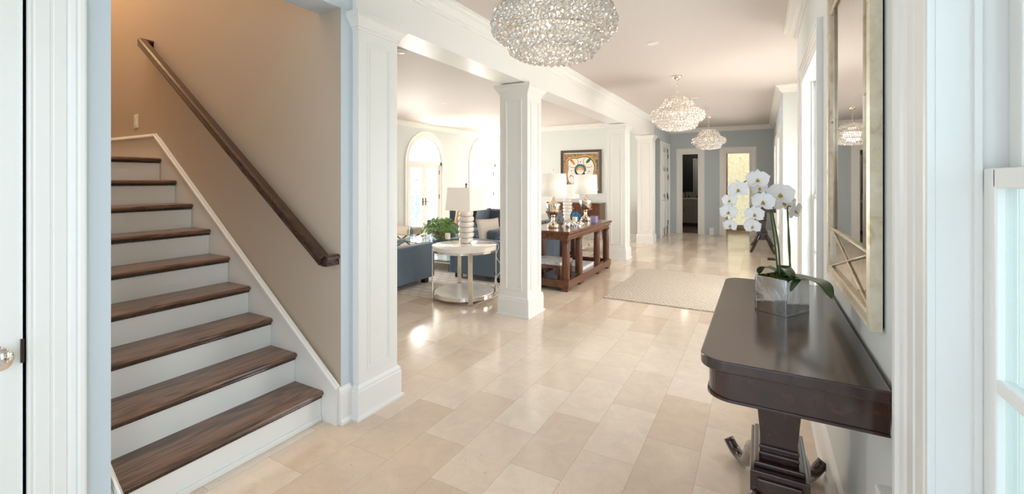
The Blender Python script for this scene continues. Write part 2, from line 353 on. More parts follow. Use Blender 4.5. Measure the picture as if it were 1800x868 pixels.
def tag(o, label, cat, group=None):
    o['label'] = label; o['category'] = cat
    if group: o['group'] = group
    return o
def thing(name, label, cat, loc, group=None):
    o = bpy.data.objects.new(name, None); C.objects.link(o); o.location = loc; LOC[o.name] = Vector(loc); o.empty_display_size = .1
    return tag(o, label, cat, group)
def struct(o, kind='structure'): o['kind'] = kind; return o
def copy_tree(o, parent=None):
    c = o.copy(); C.objects.link(c)
    if parent is not None: c.parent = parent
    for ch in list(o.children): copy_tree(ch, c)
    LOC[c.name] = LOC.get(o.name, Vector((0, 0, 0)))
    return c
# camera model of the photograph, used to turn a seen point plus a known plane into a real place
FPX = 781.0; AN = math.atan2(436, 781); CS, CC = math.sin(AN), math.cos(AN); EYE = 1.43
def aty(px, py, y):
    u = (px-900)/FPX; v = (316-py)/FPX; t = y/(CC+CS*u)
    return Vector(((-CS+CC*u)*t, y, EYE+v*t))
# ------------------------------------------------------------------ room shell
CE = 2.79; XL = -2.15; XR = .29
def wallY(b, x0, x1, y0, y1, z0, z1, holes=()):
    """wall slab running along Y with holes (ya, yb, za, zb, arch)"""
    cur = y0
    for ya, yb, za, zb, arch in sorted(holes):
        if ya > cur: b.box(x0, x1, cur, ya, z0, z1)
        if za > z0: b.box(x0, x1, ya, yb, z0, za)
        if not arch:
            if zb < z1: b.box(x0, x1, ya, yb, zb, z1)
        else:
            r = (yb-ya)/2; c = (ya+yb)/2; n = 24
            for i in range(n):
                a0 = PI-PI*i/n; a1 = PI-PI*(i+1)/n
                p0 = (c+r*math.cos(a0), zb+r*math.sin(a0)); p1 = (c+r*math.cos(a1), zb+r*math.sin(a1))
                b.prism([p0, p1, (p1[0], z1), (p0[0], z1)], 'x', x0, x1)
        cur = yb
    if cur < y1: b.box(x0, x1, cur, y1, z0, z1)
    return b
def wallX(b, y0, y1, x0, x1, z0, z1, holes=()):
    cur = x0
    for xa, xb, za, zb in sorted(holes):
        if xa > cur: b.box(cur, xa, y0, y1, z0, z1)
        if za > z0: b.box(xa, xb, y0, y1, z0, za)
        if zb < z1: b.box(xa, xb, y0, y1, zb, z1)
        cur = xb
    if cur < x1: b.box(cur, x1, y0, y1, z0, z1)
    return b
b = B(); b.box(-7.5, 1.3, -1.6, 15.4, -.1, 0); struct(b.done('floor', 'floor'))
b = B()
b.box(-2.35, 1.3, -1.6, 15.4, CE, CE+.1); b.box(-7.5, -2.35, 1.9, 15.4, CE, CE+.1)
struct(b.done('ceiling', 'ceil'))
# left wall, hall side (door, stair opening, second stair opening, far door)
b = B(); wallY(b, -2.35, XL, -1.6, 1.875, 0, CE, [(-.42, .507, 0, 2.2, 0), (.73, 1.7905, 0, 2.44, 0)])
struct(b.done('wall_left', 'wallblue'))
b = B(); wallY(b, -2.35, XL+.02, 10.5, 12.6, 0, CE, [(10.5, 11.22, 0, 2.44, 0), (11.42, 12.32, 0, 2.25, 0)])
struct(b.done('wall_left_far', 'wallend'))
b = B(); b.box(-2.39, -2.12, 1.875, 10.5, 2.44, CE); struct(b.done('trim_1', 'trim'))     # long beam on the columns
# stairwell walls
b = B(); b.box(-5.6, -2.35, 1.79, 1.875, 0, 5.4); b.box(-2.35, -2.151, 1.7885, 1.7905, 0, 2.44); struct(b.done('wall_stair', 'taupe'))
b = B(); b.box(-5.7, -5.6, .62, 1.875, 0, 5.4); struct(b.done('wall_landing', 'taupe'))
b = B(); b.box(-5.6, -2.35, .62, .73, 0, 5.4); struct(b.done('wall_stair_near', 'taupe'))
b = B(); b.box(-2.35, -2.25, .62, 1.875, 2.9, 5.4); struct(b.done('wall_above_opening', 'taupe'))
b = B(); b.box(-5.7, -2.25, .62, 1.875, 5.4, 5.5); struct(b.done('ceiling_stairwell', 'taupe'))
b = B(); b.box(-7.2, -2.4, 1.876, 1.9, 0, CE); struct(b.done('wall_living_near', 'wall'))
# living room window wall
FD = [(4.7, 6.0, 0, 1.86, 1), (7.91, 9.18, 0, 1.86, 1), (10.5, 11.86, 0, 1.9, 1)]  # first arched door is added out of view to bring in light
b = B(); wallY(b, -7.4, -7.2, 1.9, 13, 0, CE, FD); struct(b.done('wall_living_windows', 'wall'))
b = B(); wallX(b, 10.45, 10.56, -5.5, -2.36, 0, CE); b.box(-5.5, -5.39, 10.56, 13, 0, CE); b.box(-7.2, -5.39, 13, 13.1, 0, CE)
struct(b.done('wall_living_back', 'wall'))
# right wall
RW = [(-1.35, -.4, .674, 2.4, 0), (.1, 1.11, .674, 2.4, 0), (2.97, 3.97, .45, 2.16, 0)]  # first opening is an added, unseen window for the rear fill
b = B(); wallY(b, XR, XR+.16, -1.6, 4.7, 0, CE, RW); struct(b.done('wall_right', 'wall'))
b = B(); b.box(XR+.16, .95, 4.58, 4.7, 0, CE); b.box(XR, .95, 7.5, 7.6, 0, CE); wallY(b, .95, 1.1, 4.58, 7.6, 0, CE, [(5.1, 7.1, 0, 2.3, 0)])
struct(b.done('wall_entry_bay', 'wall'))
b = B(); wallY(b, XR, XR+.16, 7.6, 12.6, 0, CE, [(8.25, 9.35, .55, 2.15, 0), (10.1, 11.2, .55, 2.15, 0)]); struct(b.done('wall_right_far', 'wallblue'))
# end wall with two openings
b = B(); wallX(b, 12.6, 12.75, -2.35, XR+.16, 0, CE, [(-1.955, -1.28, 0, 2.25), (-.90, -.09, 0, 2.25)]); struct(b.done('wall_end', 'wallend'))
b = B(); b.box(-2.9, -2.8, 12.75, 15.3, 0, CE); b.box(-1.15, -1.05, 12.75, 15.3, 0, CE); b.box(-2.9, -1.05, 15.2, 15.3, 0, CE); b.box(-2.8, -2.35, 12.75, 12.8, 0, CE); struct(b.done('wall_powder_room', 'wallpaper'))
b = B(); b.box(-1.05, -.98, 12.75, 14.3, 0, CE); b.box(.2, .29, 12.75, 14.3, 0, CE); wallX(b, 14.2, 14.3, -.98, .2, 0, CE, [(-.82, -.1, .05, 2.2)]); struct(b.done('wall_corridor', 'taupe'))
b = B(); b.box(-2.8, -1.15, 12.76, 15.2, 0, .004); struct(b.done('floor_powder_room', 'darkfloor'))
# second stair hall behind the last column
b = B(); b.box(-5, -2.35, 11.22, 11.3, 0, CE); struct(b.done('wall_second_stair', 'taupe'))
hd = B(); random.seed(11)  # added hedge, tones down the bright outlook of the nearest window
for k in range(46):
    y_ = -1+k*.45; hd.ball((5.6+random.uniform(-.2, .2), y_, random.uniform(.6, 2.3)), random.uniform(.6, .95), 3, (1, 1, 1.2)); hd.ball((5.7, y_, .2), .8, 2)
for v_ in hd.bm.verts: v_.co += Vector((random.uniform(-.06, .06), random.uniform(-.06, .06), random.uniform(-.06, .06))); v_.co.z = max(-.3, v_.co.z)
tag(hd.done('hedge', 'hedge', loc=(5.6, 9, -.3)), 'added green garden hedge outside, dulling the view past the nearest right window', 'hedge')
b = B(); b.box(1.1, 30, -30, 40, -.35, -.3); b.box(-40, -7.5, -30, 40, -.35, -.3); struct(b.done('ground', 'lawn'))
# ---- mouldings
CROWN = [(0, 0), (0, -.11), (.012, -.11), (.014, -.095), (.03, -.088), (.045, -.07), (.052, -.045), (.075, -.03), (.085, -.018), (.1, -.015), (.1, 0)]
def crown(b, path, flip=1, closed=False):
    pr = [(p*flip, q) for p, q in CROWN]
    b.sweep([(x, y, CE) for x, y in path], pr, (0, 0, 1), closed)
BASE = [(0, 0), (.03, 0), (.03, .012), (.022, .022), (.018, .024), (.018, .135), (.014, .15), (.006, .16), (0, .165)]
def base(b, path, flip=1, h=1):
    b.sweep([(x, y, 0) for x, y in path], [(p*flip, q*h) for p, q in BASE], (0, 0, 1))
# left beam crown: hall side lies at +X of the path
b = B(); crown(b, [(-2.12, -1.6), (-2.12, 10.5), (-2.13, 10.5), (-2.13, 12.6), (XR, 12.6), (XR, 7.5), (.95, 7.5), (.95, 4.7), (XR, 4.7), (XR, -1.6)], -1)
struct(b.done('trim_2', 'trim'))
b = B(); crown(b, [(-2.39, 10.45), (-5.5, 10.45), (-5.5, 13), (-7.2, 13), (-7.2, 1.9), (-2.39, 1.9)], 1); crown(b, [(-2.39, 1.9), (-2.39, 10.45)], 1)
struct(b.done('trim_3', 'trim'))
b = B(); base(b, [(XR, 4.7), (XR, -1.6)], -1, 1.15); struct(b.done('baseboard_right', 'trim'))
b = B(); base(b, [(XR, 7.5), (.95, 7.5)], -1, 1.15); base(b, [(XR, 12.6), (XR, 7.5)], -1, 1.15); struct(b.done('baseboard_right_far', 'trim'))
b = B(); base(b, [(-2.39, 10.45), (-5.5, 10.45), (-5.5, 13), (-7.2, 13), (-7.2, 11.98)], 1); base(b, [(-7.2, 10.38), (-7.2, 9.31)], 1); base(b, [(-7.2, 7.78), (-7.2, 1.9)], 1); struct(b.done('baseboard_living', 'trim'))
b = B(); base(b, [(-1.149, 12.6), (-1.046, 12.6)], -1, 1.15); base(b, [(.051, 12.6), (XR, 12.6)], -1, 1.15); struct(b.done('baseboard_end', 'trim'))
b = B(); base(b, [(XL, 1.772), (XL, 1.86)], -1, 1.3); base(b, [(XL, .655), (XL, .73)], -1, 1.3); struct(b.done('baseboard_left', 'trim'))
# header corner over the stair
# door casing profile: p across the width, q proud of the wall
def casing(b, path, N, w=.15, d=.024, flip=1, flute=True):
    pr = [(0, 0), (0, d*.6), (w*.05, d*.62), (w*.09, d*.5), (w*.13, d*.62), (w*.36, d*.66), (w*.38, d*.56), (w*.42, d*.56), (w*.44, d*.68), (w*.64, d*.7), (w*.67, d*.58), (w*.72, d*.8), (w*.8, d*.95), (w*.84, d*.85), (w*.88, d*1.15), (w*.96, d*1.2), (w, d*1.1), (w, 0)]
    b.sweep(path, [(p*flip, q) for p, q in pr], N)
# near left door
d1 = thing('door_1', '', '', (XL, .04, 0)); del d1['label']; del d1['category']; struct(d1)
b = B(); b.box(XL-.055, XL-.005, -.41, .4975, .01, 2.19, .001); b.done('door_slab', 'trim', d1)
b = B(); casing(b, [(XL, .507, 0), (XL, .507, 2.2), (XL, -.42, 2.2), (XL, -.42, 0)], (1, 0, 0), .145, .026, -1); b.done('door_casing', 'trim', d1)
b = B(); b.box(XL-.1, XL, .499, .507, 0, 2.2); b.box(XL-.2, XL, .495, .51, 0, 2.2); b.done('door_jamb', 'trim', d1)
b = B(); b.box(XL-.011, XL+.003, .494, .503, .82, .90, .001); b.done('strike_plate', 'bronze', d1)
kn = B(); R = Matrix.Translation((XL-.012, .443, .858)) @ Matrix.Rotation(PI/2, 4, 'Y') @ Matrix.Diagonal((1.3, 1, 1, 1))
kn.lathe([(.026, 0), (.028, .004), (.022, .01), (.011, .016), (.010, .034), (.02, .042), (.027, .052), (.027, .06), (.018, .068), (.004, .071)], 0, 0, 28, ax=R); kn.done('door_knob', 'nickel', d1)
# far left six-panel door
d2 = thing('door_2', '', '', (XL, 11.87, 0)); del d2['label']; del d2['category']; struct(d2)
b = B(); x0 = XL+.02
b.box(x0-.06, x0-.03, 11.42, 12.32, .01, 2.25)
for y0, y1 in ((11.42, 11.52), (11.83, 11.91), (12.22, 12.32)): b.box(x0-.03, x0-.012, y0, y1, .01, 2.25)
for z0, z1 in ((.01, .22), (.95, 1.08), (1.65, 1.75), (2.13, 2.25)): b.box(x0-.03, x0-.012, 11.42, 12.32, z0, z1)
b.done('door_slab', 'trim', d2)
b = B(); casing(b, [(x0, 11.42, 0), (x0, 11.42, 2.25), (x0, 12.32, 2.25), (x0, 12.32, 0)], (1, 0, 0), .13, .024, 1); b.done('door_casing', 'trim', d2)
b = B(); b.tube([(x0-.012, 11.5, .92), (x0+.04, 11.5, .92), (x0+.045, 11.62, .92)], .011); b.lathe([(.03, 0), (.03, .012)], 0, 0, 16, ax=Matrix.Translation((x0-.012, 11.5, .92)) @ Matrix.Rotation(PI/2, 4, 'Y')); b.done('door_handle', 'brushed', d2)
for z in (.3, .95, 1.5, 2.05):
    b = B(); b.box(x0-.014, x0+.006, 12.3, 12.33, z-.06, z+.06); b.done('hinge', 'bronze', d2)
# end wall openings
for n, (xa, xb) in ((3, (-1.955, -1.324)), (4, (-.90, -.09))):
    dd = thing('door_%d' % n, '', '', ((xa+xb)/2, 12.6, 0)); del dd['label']; del dd['category']; struct(dd)
    b = B(); casing(b, [(xa, 12.6, 0), (xa, 12.6, 2.25), (xb if n == 4 else -1.28, 12.6, 2.25), (xb if n == 4 else -1.28, 12.6, 0)], (0, -1, 0), .145, .026, -1); b.done('door_casing', 'trim', dd)
    b = B(); b.box(xa-.012, xa, 12.595, 12.76, 0, 2.25); b.box(xa, xb+.01, 12.595, 12.76, 2.25, 2.262); b.box((xb if n == 4 else -1.28), (xb if n == 4 else -1.28)+.012, 12.595, 12.76, 0, 2.25); b.done('door_jamb', 'trim', dd)
    if n == 3:
        b = B(); b.box(-1.324, -1.284, 12.66, 13.28, .01, 2.24, .003); b.done('door_slab', 'trim', dd)
        for z in (.3, .92, 1.5, 2.05):
            b = B(); b.box(-1.327, -1.29, 12.648, 12.664, z-.06, z+.06); b.done('hinge', 'brushed', dd)
# patterned glass door / shade at the end of the corridor
w = thing('window_1', '', '', (-.46, 14.2, 0)); del w['label']; del w['category']; struct(w)
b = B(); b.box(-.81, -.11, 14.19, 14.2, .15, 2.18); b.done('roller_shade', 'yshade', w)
b = B(); b.box(-.83, -.81, 14.17, 14.2, .04, 2.21); b.box(-.11, -.09, 14.17, 14.2, .04, 2.21); b.box(-.81, -.11, 14.17, 14.2, 2.18, 2.21); b.box(-.81, -.11, 14.17, 14.2, .04, .15); b.done('window_frame', 'taupe', w)
# arched french doors
def fan(w, y0, y1, spring, x, sc=1):
    c = (y0+y1)/2; r = (y1-y0)/2
    arc = [(x, c+r*math.cos(a), spring+r*math.sin(a)) for a in [PI*i/32 for i in range(33)]]
    b = B(); b.sweep([(x, y1, 0)]+arc+[(x, y0, 0)], [(0, 0), (0, .02), (-.04, .024), (-.05, .016), (-.10, .02), (-.13, .034), (-.13, 0)], (1, 0, 0)); b.done('door_casing', 'trim', w)
    b = B(); b.sweep([(x-.08, y1, 0)]+[(x-.08, p[1], p[2]) for p in arc]+[(x-.08, y0, 0)], [(0, -.06), (0, .06), (.05, .06), (.05, -.06)], (1, 0, 0))
    b.box(x-.14, x-.02, y0, y1, spring-.06, spring+.02); b.done('arch_frame', 'trim', w)
    b = B(); xx = x-.08
    for k in range(1, 8):
        a = PI*k/8; b.tube([(xx, c+.11*math.cos(a), spring+.11*math.sin(a)), (xx, c+(r-.04)*math.cos(a), spring+(r-.04)*math.sin(a))], .010, 4)
    for rr in (.11, r*.55): b.tube([(xx, c+rr*math.cos(PI*i/24), spring+.01+rr*math.sin(PI*i/24)) for i in range(25)], .010, 4)
    b.done('fan_muntins', 'trim', w)
    b = B(); n = 20; vs = [(c+(r-.045)*math.cos(PI*i/n), spring+(r-.045)*math.sin(PI*i/n)) for i in range(n+1)]; b.prism(vs, 'x', xx-.003, xx+.003); b.done('fan_pane', 'glass', w)
    for s in (0, 1):
        ya, yb = (y0+.05, c-.002) if s == 0 else (c+.002, y1-.05)
        b = B(); xs0, xs1 = x-.105, x-.06; st = .095
        b.box(xs0, xs1, ya, ya+st, .01, spring-.06); b.box(xs0, xs1, yb-st, yb, .01, spring-.06); b.box(xs0, xs1, ya+st, yb-st, spring-.14, spring-.06); b.box(xs0, xs1, ya+st, yb-st, .01, .26)
        m = (ya+yb)/2; b.box(xs0+.01, xs1-.01, m-.011, m+.011, .26, spring-.14)
        for k in range(1, 4+1): z = .26+(spring-.40)*k/5; b.box(xs0+.01, xs1-.01, ya+st, yb-st, z-.011, z+.011)
        d = b.done('door_leaf', 'trim', w)
        b = B(); b.box(x-.084, x-.080, ya+st, yb-st, .26, spring-.14); b.done('pane', 'glass', d)
        hy = c-.05 if s == 0 else c+.05
        b = B(); b.box(x-.06, x-.052, hy-.014, hy+.014, .8, .98); b.tube([(x-.055, hy, .89), (x-.02, hy, .89), (x-.018, hy+(-.07 if s == 0 else .07), .89)], .008); b.done('handle', 'bronze', d)
        for z in (.35, 1.0, 1.62):
            b = B(); hh = ya-.004 if s == 0 else yb+.004; b.box(x-.064, x-.045, hh-.014, hh+.014, z-.055, z+.055); b.done('hinge', 'bronze', d)
for n, (ya, yb, _, sp, _a) in enumerate(FD):
    w = thing('door_%d' % (5+n), '', '', (-7.2, (ya+yb)/2, 0)); del w['label']; del w['category']; struct(w)
    fan(w, ya, yb, sp, -7.2)
# double-hung windows of the right wall
def dh_window(n, y0, y1, z0, z1, cw=.15, muntin=1, stool=True, d=.026, zm=None, ext=.03):
    w = thing('window_%d' % n, '', '', (XR, (y0+y1)/2, z0)); del w['label']; del w['category']; struct(w)
    b = B(); casing(b, [(XR, y0, z0), (XR, y0, z1), (XR, y1, z1), (XR, y1, z0)], (-1, 0, 0), cw, d, -1); b.done('window_casing', 'trim', w)
    b = B(); X1 = XR+.16
    b.box(XR-.004, X1, y1-.002, y1+.012, z0, z1); b.box(XR-.004, X1, y0-.012, y0+.002, z0, z1); b.box(XR-.004, X1, y0, y1, z1-.002, z1+.012)
    b.box(XR+.045, XR+.055, y1-.014, y1-.002, z0, z1); b.box(XR+.045, XR+.055, y0+.002, y0+.014, z0, z1)
    b.box(XR+.1, XR+.112, y1-.016, y1-.002, z0, z1); b.box(XR+.1, XR+.112, y0+.002, y0+.016, z0, z1); b.done('window_jamb', 'trim', w)
    if stool:
        b = B(); b.box(XR-.04, X1, y0-cw-.03, y1+cw+ext, z0-.028, z0, .006); b.box(XR-.02, XR, y0-cw, y1+cw, z0-.12, z0-.028, .003); b.done('window_sill', 'trim', w)
    zm = zm or (z0+z1)/2
    for (xa, xb, za, zb) in ((XR+.056, XR+.085, z0, zm+.018), (XR+.088, XR+.1, zm-.012, z1)):
        st = .045
        b = B(); b.box(xa, xb, y0+.014, y0+.014+st, za, zb, .003); b.box(xa, xb, y1-.014-st, y1-.014, za, zb, .003); b.box(xa, xb, y0+.05, y1-.05, zb-.034, zb, .003); b.box(xa, xb, y0+.05, y1-.05, za, za+.034 if xa > XR+.08 else za+.07, .003)
        ym = (y0+y1)/2; b.box(xa+.004, xb-.002, ym-.01, ym+.01, za, zb); zz = (za+zb)/2 + (.02 if xa < XR+.08 else 0); b.box(xa+.002, xb-.002, y0+.05, y1-.05, zz-.012, zz+.012, .003)
        f = b.done('window_sash', 'trim', w)
        b = B(); b.box((xa+xb)/2-.002, (xa+xb)/2+.002, y0+.05, y1-.05, za+.03, zb-.03); b.done('pane', 'dim_pane' if n == 2 else 'glass', f)
dh_window(2, .1, 1.11, .674, 2.4, cw=.185, zm=1.432, ext=.12)
dh_window(6, -1.35, -.4, .674, 2.4, cw=.15)  # added unseen window, made to let the rear fill in
dh_window(3, 2.97, 3.97, .45, 2.16, cw=.13)
dh_window(4, 8.25, 9.35, .55, 2.15, cw=.13)
dh_window(5, 10.1, 11.2, .55, 2.15, cw=.13)
b = B(); b.box(.99, 1.02, 5.1, 5.25, 0, 2.3); b.box(.99, 1.02, 6.95, 7.1, 0, 2.3); b.box(.99, 1.02, 6.03, 6.17, 0, 2.3); b.box(.99, 1.02, 5.1, 7.1, 2.1, 2.3); b.box(.99, 1.02, 5.1, 7.1, 0, .25)  # unseen glazed door, added to let light into the entry bay
e = struct(b.done('door_9', 'trim')); b = B(); b.box(1.0, 1.006, 5.2, 7.0, .2, 2.15); b.done('pane', 'glass', e, loc=(0, 0, 0))
# ------------------------------------------------------------------ columns
def column(y0, y1, label, half=False):
    xb, xf = -2.43, -2.10
    if half: xb = -2.42
    c = thing('column', label, 'column', ((xb+xf)/2, (y0+y1)/2, 0), 'square panelled columns along the hall')
    b = B(); b.box(xb, xf, y0, y1, .18, 2.36)
    # panels on each face, raised frame look: recessed panel edged by thin beads
    def ring(face, u0, u1, z0, z1):
        pr = [(0, 0), (.004, .007), (.012, .007), (.016, .002), (.022, .005), (.026, 0)]
        if face == 'x+': P = [(xf, u0, z0), (xf, u1, z0), (xf, u1, z1), (xf, u0, z1)]; N = (1, 0, 0)
        if face == 'y-': P = [(u0, y0, z0), (u1, y0, z0), (u1, y0, z1), (u0, y0, z1)]; N = (0, -1, 0)
        if face == 'x-': P = [(xb, u1, z0), (xb, u0, z0), (xb, u0, z1), (xb, u1, z1)]; N = (-1, 0, 0)
        if face == 'y+': P = [(u1, y1, z0), (u0, y1, z0), (u0, y1, z1), (u1, y1, z1)]; N = (0, 1, 0)
        b.sweep(P, pr, N, closed=True)
    m = .065
    ring('x+', y0+m, y1-m, .27, 2.27)
    if not half: ring('y-', xb+m, xf-m, .27, 2.27); ring('x-', y0+m, y1-m, .27, 2.27)
    ring('y+', xb+m, xf-m, .27, 2.27)
    b.done('shaft', 'trim', c)
    b = B(); e = .022 if not half else .018
    loop = [(xb, y0), (xf, y0), (xf, y1), (xb, y1)]
    b.box(xb-.001, xf+.001, y0-.001, y1+.001, 0, .15)
    pr = [(0, 0), (-.034, 0), (-.034, .012), (-.022, .022), (-.02, .024), (-.02, .165), (-.016, .172), (-.016, .185), (-.005, .205), (0, .205)]
    b.sweep([(x, y, 0) for x, y in loop], pr, (0, 0, 1), closed=True)
    b.done('plinth', 'trim', c)
    b = B(); pr = [(0, 2.33), (-.008, 2.33), (-.008, 2.345), (-.016, 2.35), (-.018, 2.362), (-.03, 2.375), (-.042, 2.395), (-.05, 2.4), (-.05, 2.432), (0, 2.432)]
    b.sweep([(x, y, 0) for x, y in loop], pr, (0, 0, 1), closed=True); b.box(xb, xf, y0, y1, 2.355, 2.432); b.done('capital', 'trim', c)
    b = B(); b.box(xb+.03, xf-.02, y0+.004, y1-.01, 2.432, 2.44); b.done('gap_shade', 'black', c)  # black strip painted in as the shade of the slit below the beam
column(1.876, 2.20, 'largest white panelled half column, joined to the wall end beside the stairs', half=True)
column(4.09, 4.42, 'white square column between the round lamp table and the brown wooden console')
column(7.9, 8.23, 'white square column just beyond the far end of the brown wooden console')
column(10.19, 10.50, 'farthest and smallest white column, near the small second stair')
# ------------------------------------------------------------------ staircase
st = thing('staircase', 'white staircase with dark stained oak treads climbing to the left', 'staircase', (-2.27, 1.25, 0))
RUN, RISE, NX = .2465, .1785, -2.257
for n in range(9):
    nx = NX-RUN*n; z = RISE*(n+1)
    b = B(); b.box(nx-.045, nx-.025, .745, 1.755, z-RISE, z-.028); 
    if n == 0: b.box(nx-.03, nx-.012, .745, 1.755, 0, .03, .006)
    b.done('riser', 'trim', st)
    b = B(); th = .028
    prof = [(nx-RUN-.03 if n < 8 else -5.59, z-th), (nx-.012, z-th), (nx-.004, z-th*.8), (nx, z-th*.5), (nx-.004, z-th*.18), (nx-.012, z), (nx-RUN-.03 if n < 8 else -5.59, z)]
    b.prism(prof, 'y', .745, 1.755)
    o = b.done('tread', 'tread', st)
    b = B(); b.box(nx-.025, nx-.013, .745, 1.755, z-th-.014, z-th, .004); b.done('cove_moulding', 'rail', o)
def skirt(y0, y1, inner):
    # closed stringer running up beside the treads
    top = lambda x: .214+(-2.138-x)*.7155
    poly = [(-2.152, 0), (-2.152, .214), (-4.327, top(-4.327)), (-5.59, top(-4.327)), (-5.59, 1.55), (-4.4, 1.45), (-2.6, 0)]
    b = B(); b.prism(poly, 'y', y0, y1); b.done('skirt_board', 'trim', st)
    pth = [(-2.14, inner, .214), (-4.327, inner, top(-4.327)), (-5.59, inner, top(-4.327))]
    b = B(); s = 1 if inner > 1.2 else -1
    b.sweep(pth, [(0, -.002), (0, .018), (-.012, .018), (-.02, .01), (-.03, .006), (-.03, -.002)] if s > 0 else [(0, -.002), (0, .018), (.012, .018), (.03, .006), (.03, -.002)], (0, -s, 0)); b.done('skirt_cap', 'trim', st)
skirt(1.757, 1.788, 1.757); skirt(.731, .744, .745)
# handrail: flat-topped moulded oak rail with returned ends
h = thing('handrail', 'dark stained wooden handrail fixed to the taupe stair wall', 'handrail', (-3.3, 1.72, 1.7))
pA = Vector((-2.20, 1.715, .962)); pB = Vector((-4.46, 1.715, 2.565))
prof = [(-.024, -.03), (.024, -.03), (.026, -.01), (.020, -.002), (.033, .008), (.033, .022), (.022, .032), (-.022, .032), (-.033, .022), (-.033, .008), (-.020, -.002), (-.026, -.01)]
def rail_sweep(b, pts):
    rings = []
    for i, p in enumerate(pts):
        d0 = (pts[i]-pts[i-1]).normalized() if i else (pts[1]-pts[0]).normalized()
        d1 = (pts[i+1]-pts[i]).normalized() if i < len(pts)-1 else d0
        dd = (d0+d1).normalized(); k = 1/max(.35, dd.dot(d0))
        up = Vector((0, 0, 1)); sd = d0.cross(up).normalized() if abs(d0.z) < .95 else Vector((0, 1, 0)); u0 = sd.cross(d0).normalized()
        ring = []
        for x, y in prof:
            q = p+sd*x+u0*y
            t = (p-q).dot(dd)/max(.2, d0.dot(dd)); ring.append(b.bm.verts.new(q+d0*t))
        rings.append(ring)
    fs = []; L = len(prof)
    for a, c in zip(rings, rings[1:]):
        for j in range(L): fs.append(b.bm.faces.new([a[j], a[(j+1) % L], c[(j+1) % L], c[j]]))
    fs.append(b.bm.faces.new(rings[0])); fs.append(b.bm.faces.new(rings[-1][::-1])); bmesh.ops.recalc_face_normals(b.bm, faces=fs)
b = B(); rail_sweep(b, [pA, pB]); b.done('rail', 'rail', h)
for p in (pA, pB):
    b = B(); rail_sweep(b, [Vector((p.x+(.012 if p is pA else -.01), 1.70, p.z)), Vector((p.x+(.012 if p is pA else -.01), 1.79, p.z))]); b.done('rail_return', 'rail', h)
s = thing('light_switch', 'white light switch plate on the orange-lit stair wall', 'switch', (-4.75, 1.79, 1.94))
b = B(); b.box(-4.79, -4.715, 1.783, 1.79, 1.88, 2.0, .003); b.done('plate', 'plate', s); b = B(); b.box(-4.77, -4.735, 1.778, 1.784, 1.905, 1.975, .002); b.done('rocker', 'plate', s)
# second stair
s2 = thing('staircase', 'small far stair with dark treads glimpsed past the farthest column', 'staircase', (-2.4, 10.9, 0))
for n in range(5):
    x = -2.38-.25*n; z = .178*(n+1)
    b = B(); b.box(x-.02, x, 10.57, 11.19, z-.178, z-.028); b.done('riser', 'trim', s2)
    b = B(); b.box(x-.27, x+.025, 10.57, 11.19, z-.028, z, .006); b.done('tread', 'tread', s2)
b = B(); b.prism([(-2.35, 0), (-2.35, .22), (-4, 1.4), (-4, .9), (-2.7, 0)], 'y', 11.19, 11.219); b.done('skirt_board', 'trim', s2)
# ------------------------------------------------------------------ ceiling fittings
def downlight(x, y, label, r=.055):
    t = thing('downlight', label, 'downlight', (x, y, CE), 'recessed ceiling downlights')
    b = B(); b.lathe([(r, CE-.001), (r, CE-.007), (r*.78, CE-.004), (r*.74, CE-.001)], x, y, 24, cap=False); b.done('trim_ring', 'trim', t)
    b = B(); b.lathe([(r*.76, CE-.0015), (r*.3, CE-.0035)], x, y, 24); b.done('lens', 'plate', t)
def ceil(px, py, z=CE):
    u = (px-900)/FPX; v = (316-py)/FPX; t = (z-EYE)/v; return (-CS+CC*u)*t, (CC+CS*u)*t
for (px, py, l) in ((1148, 76, 'recessed ceiling light between the two nearest chandeliers'), (1220.6, 172, 'recessed ceiling light beside the stem of the middle chandelier'), (1330, 219, 'recessed ceiling light near the end wall by the crown moulding'),
                    (780, 180, 'recessed living room ceiling light above the first arched door'), (822, 220, 'small recessed ceiling light nearest the living room window wall')):
    x, y = ceil(px, py); downlight(x, y, l)
x, y = ceil(1239, 190); b = B(); b.lathe([(.12, CE-.001), (.12, CE-.012), (.09, CE-.016), (.085, CE-.008), (.06, CE-.016), (.055, CE-.008), (.03, CE-.016)], x, y, 28); tag(b.done('ceiling_speaker', 'ceil'), 'round white ceiling grille above and right of the middle chandelier', 'grille')
x, y = ceil(703.5, 88); b = B(); b.lathe([(.06, CE-.001), (.06, CE-.02), (.045, CE-.03), (.01, CE-.032)], x, y, 24); tag(b.done('smoke_detector', 'trim'), 'white smoke detector on living room ceiling near the half column', 'detector')
# ------------------------------------------------------------------ chandeliers
CX0, CY0 = -.97, 2.2
ch = thing('chandelier', 'nearest chandelier of clear crystals, cut off by the top of the photo', 'chandelier', (CX0, CY0, CE), 'crystal chandeliers down the hall')
b = B(); b.lathe([(.012, CE-.06), (.03, CE-.05), (.055, CE-.03), (.06, CE-.008), (.06, CE)], CX0, CY0, 24); b.done('canopy', 'champ', ch)
b = B()
zc = CE-.05; k = 0
while zc > 2.5:
    ra = [(CX0+.012*math.cos(a)*(1 if k % 2 else 0), CY0+.012*math.cos(a)*(0 if k % 2 else 1), zc-.018+.02*math.sin(a)) for a in [2*PI*i/12 for i in range(13)]]
    b.tube(ra, .0028, 5); zc -= .03; k += 1
b.tube([(CX0+.005, CY0, CE-.05), (CX0, CY0, 2.5)], .0025, 5)
b.done('chain', 'champ', ch)
rings = [(.10, 2.488), (.15, 2.463), (.19, 2.432), (.215, 2.398), (.225, 2.362), (.22, 2.33), (.295, 2.328), (.33, 2.302), (.343, 2.268), (.338, 2.233), (.31, 2.206), (.25, 2.202), (.258, 2.168), (.245, 2.134), (.22, 2.112), (.175, 2.098), (.12, 2.09), (.05, 2.088)]
